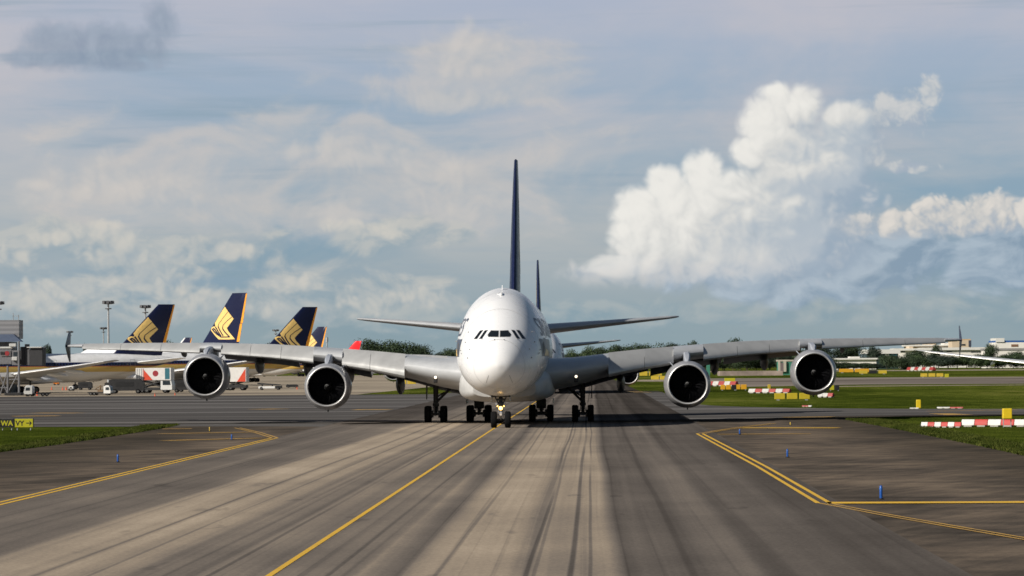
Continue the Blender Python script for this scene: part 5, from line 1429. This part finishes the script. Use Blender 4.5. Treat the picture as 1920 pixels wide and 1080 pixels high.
for px, py, w, lb in ((694, 640, 62, 'rounded dark tree right of the red tail fin'), (742, 642, 70, 'broad tree, tallest of the clump left of the white nose'), (783, 648, 52, 'lower dark tree sloping down towards the gap'), (800, 656, 26, 'small pointed tree at the right end of the left clump'),
                      (715, 650, 50, 'low tree between the two rounded crowns'), (764, 655, 60, 'low bushy tree in front of the tallest crown'), (845, 657, 52, 'bright green tree touching the left of the airliner nose'), (820, 663, 30, 'small shrub-like tree in the gap left of the nose')):
    tree(px, py-3, 2300, w, lb, LT)
for px, py, w, lb in ((85, 645, 30, 'far tree above the left wing tip'), (163, 644.5, 16, 'tiny far tree left of the tallest mast'), (322, 639, 40, 'far rounded tree right of the leftmost fin'), (300, 643, 26, 'low far tree touching the leftmost fin'), (497, 643, 30, 'far tree between the tall fin and the third fin'), (640, 656, 26, 'low far tree left of the red tail')):
    tree(px, py, 3000, w, lb, 'far trees behind the left apron')
RT = 'trees along the far edge behind the right wing'
for i, (px, py, w) in enumerate(((1078, 655, 34), (1097, 649, 36), (1120, 651, 40), (1140, 648, 36), (1160, 646, 40), (1180, 650, 36), (1200, 645, 44), (1228, 643, 46), (1255, 642, 46), (1068, 662, 30), (1110, 660, 50), (1150, 658, 50), (1190, 657, 50), (1235, 655, 56),
                                 (1303, 638.5, 26), (1380, 633, 30), (1280, 646, 40), (1330, 648, 50), (1355, 646, 44), (1400, 645, 50), (1430, 648, 50), (1460, 650, 50), (1490, 649, 46))):
    lb = {14: 'small crown just above the wing over the inner right engine', 15: 'dark crown rising above the right wing between its engines'}.get(i, 'dense dark green tree in the far row behind the right wing')
    tree(px, py, 2700, w, lb, RT)
DT = 'dark trees in front of the far buildings'
for i in range(46):
    px = 1268+i*15+rs.uniform(-5, 5)
    py = (662 if px < 1560 else 668)+rs.uniform(-4, 5)
    if 1562 < px < 1650: py = 680+rs.uniform(-2, 3)
    if 1690 < px: py = 667+rs.uniform(-4, 4)
    tree(px, py, 2480+rs.uniform(-40, 40) if not 1562 < px < 1650 else 2450, rs.uniform(26, 40), 'dark leafy tree in the low belt under the right wing', DT)
for i, (px, py, w) in enumerate(((1722, 657, 44), (1755, 646, 24), (1858, 645, 30), (1905, 659, 40), (1640, 648, 26), (1600, 646, 40), (1575, 648, 40), (1545, 646, 40), (1520, 646, 40))):
    tree(px, py, 2800, w, 'dark tree showing between the pale roofs at right' if i < 5 else 'dark tree behind the wing above the low white building', 'trees between the far buildings')
# far wooded belt closing the horizon
rsw = random.Random(3); mb = MB()
for side in ((-1500, -250), (-40, 1600)):
    x = side[0]
    while x < side[1]:
        r = rsw.uniform(7, 12); h = rsw.uniform(9, 14)
        for q in range(70):
            d = Vector((rsw.gauss(0, 1), rsw.gauss(0, 1), rsw.gauss(0, 1))).normalized()
            c = Vector((x+d.x*r, 3650+rsw.uniform(-15, 15)+d.y*r, h*.55+d.z*h*.5)); s = rsw.uniform(1.2, 2.6)
            u = (d+Vector((rsw.gauss(0, .5), rsw.gauss(0, .5), .4))).normalized().orthogonal().normalized(); v = d.cross(u)
            mb.add([c+u*s, c+v*s*.7, c-u*s, c-v*s*.7], [(0, 1, 2, 3)])
        x += rsw.uniform(6, 11)
tag(mb.build('wood', M_leaf[2], fixn=False), 'distant wooded belt along the horizon', 'wood', kind='stuff')
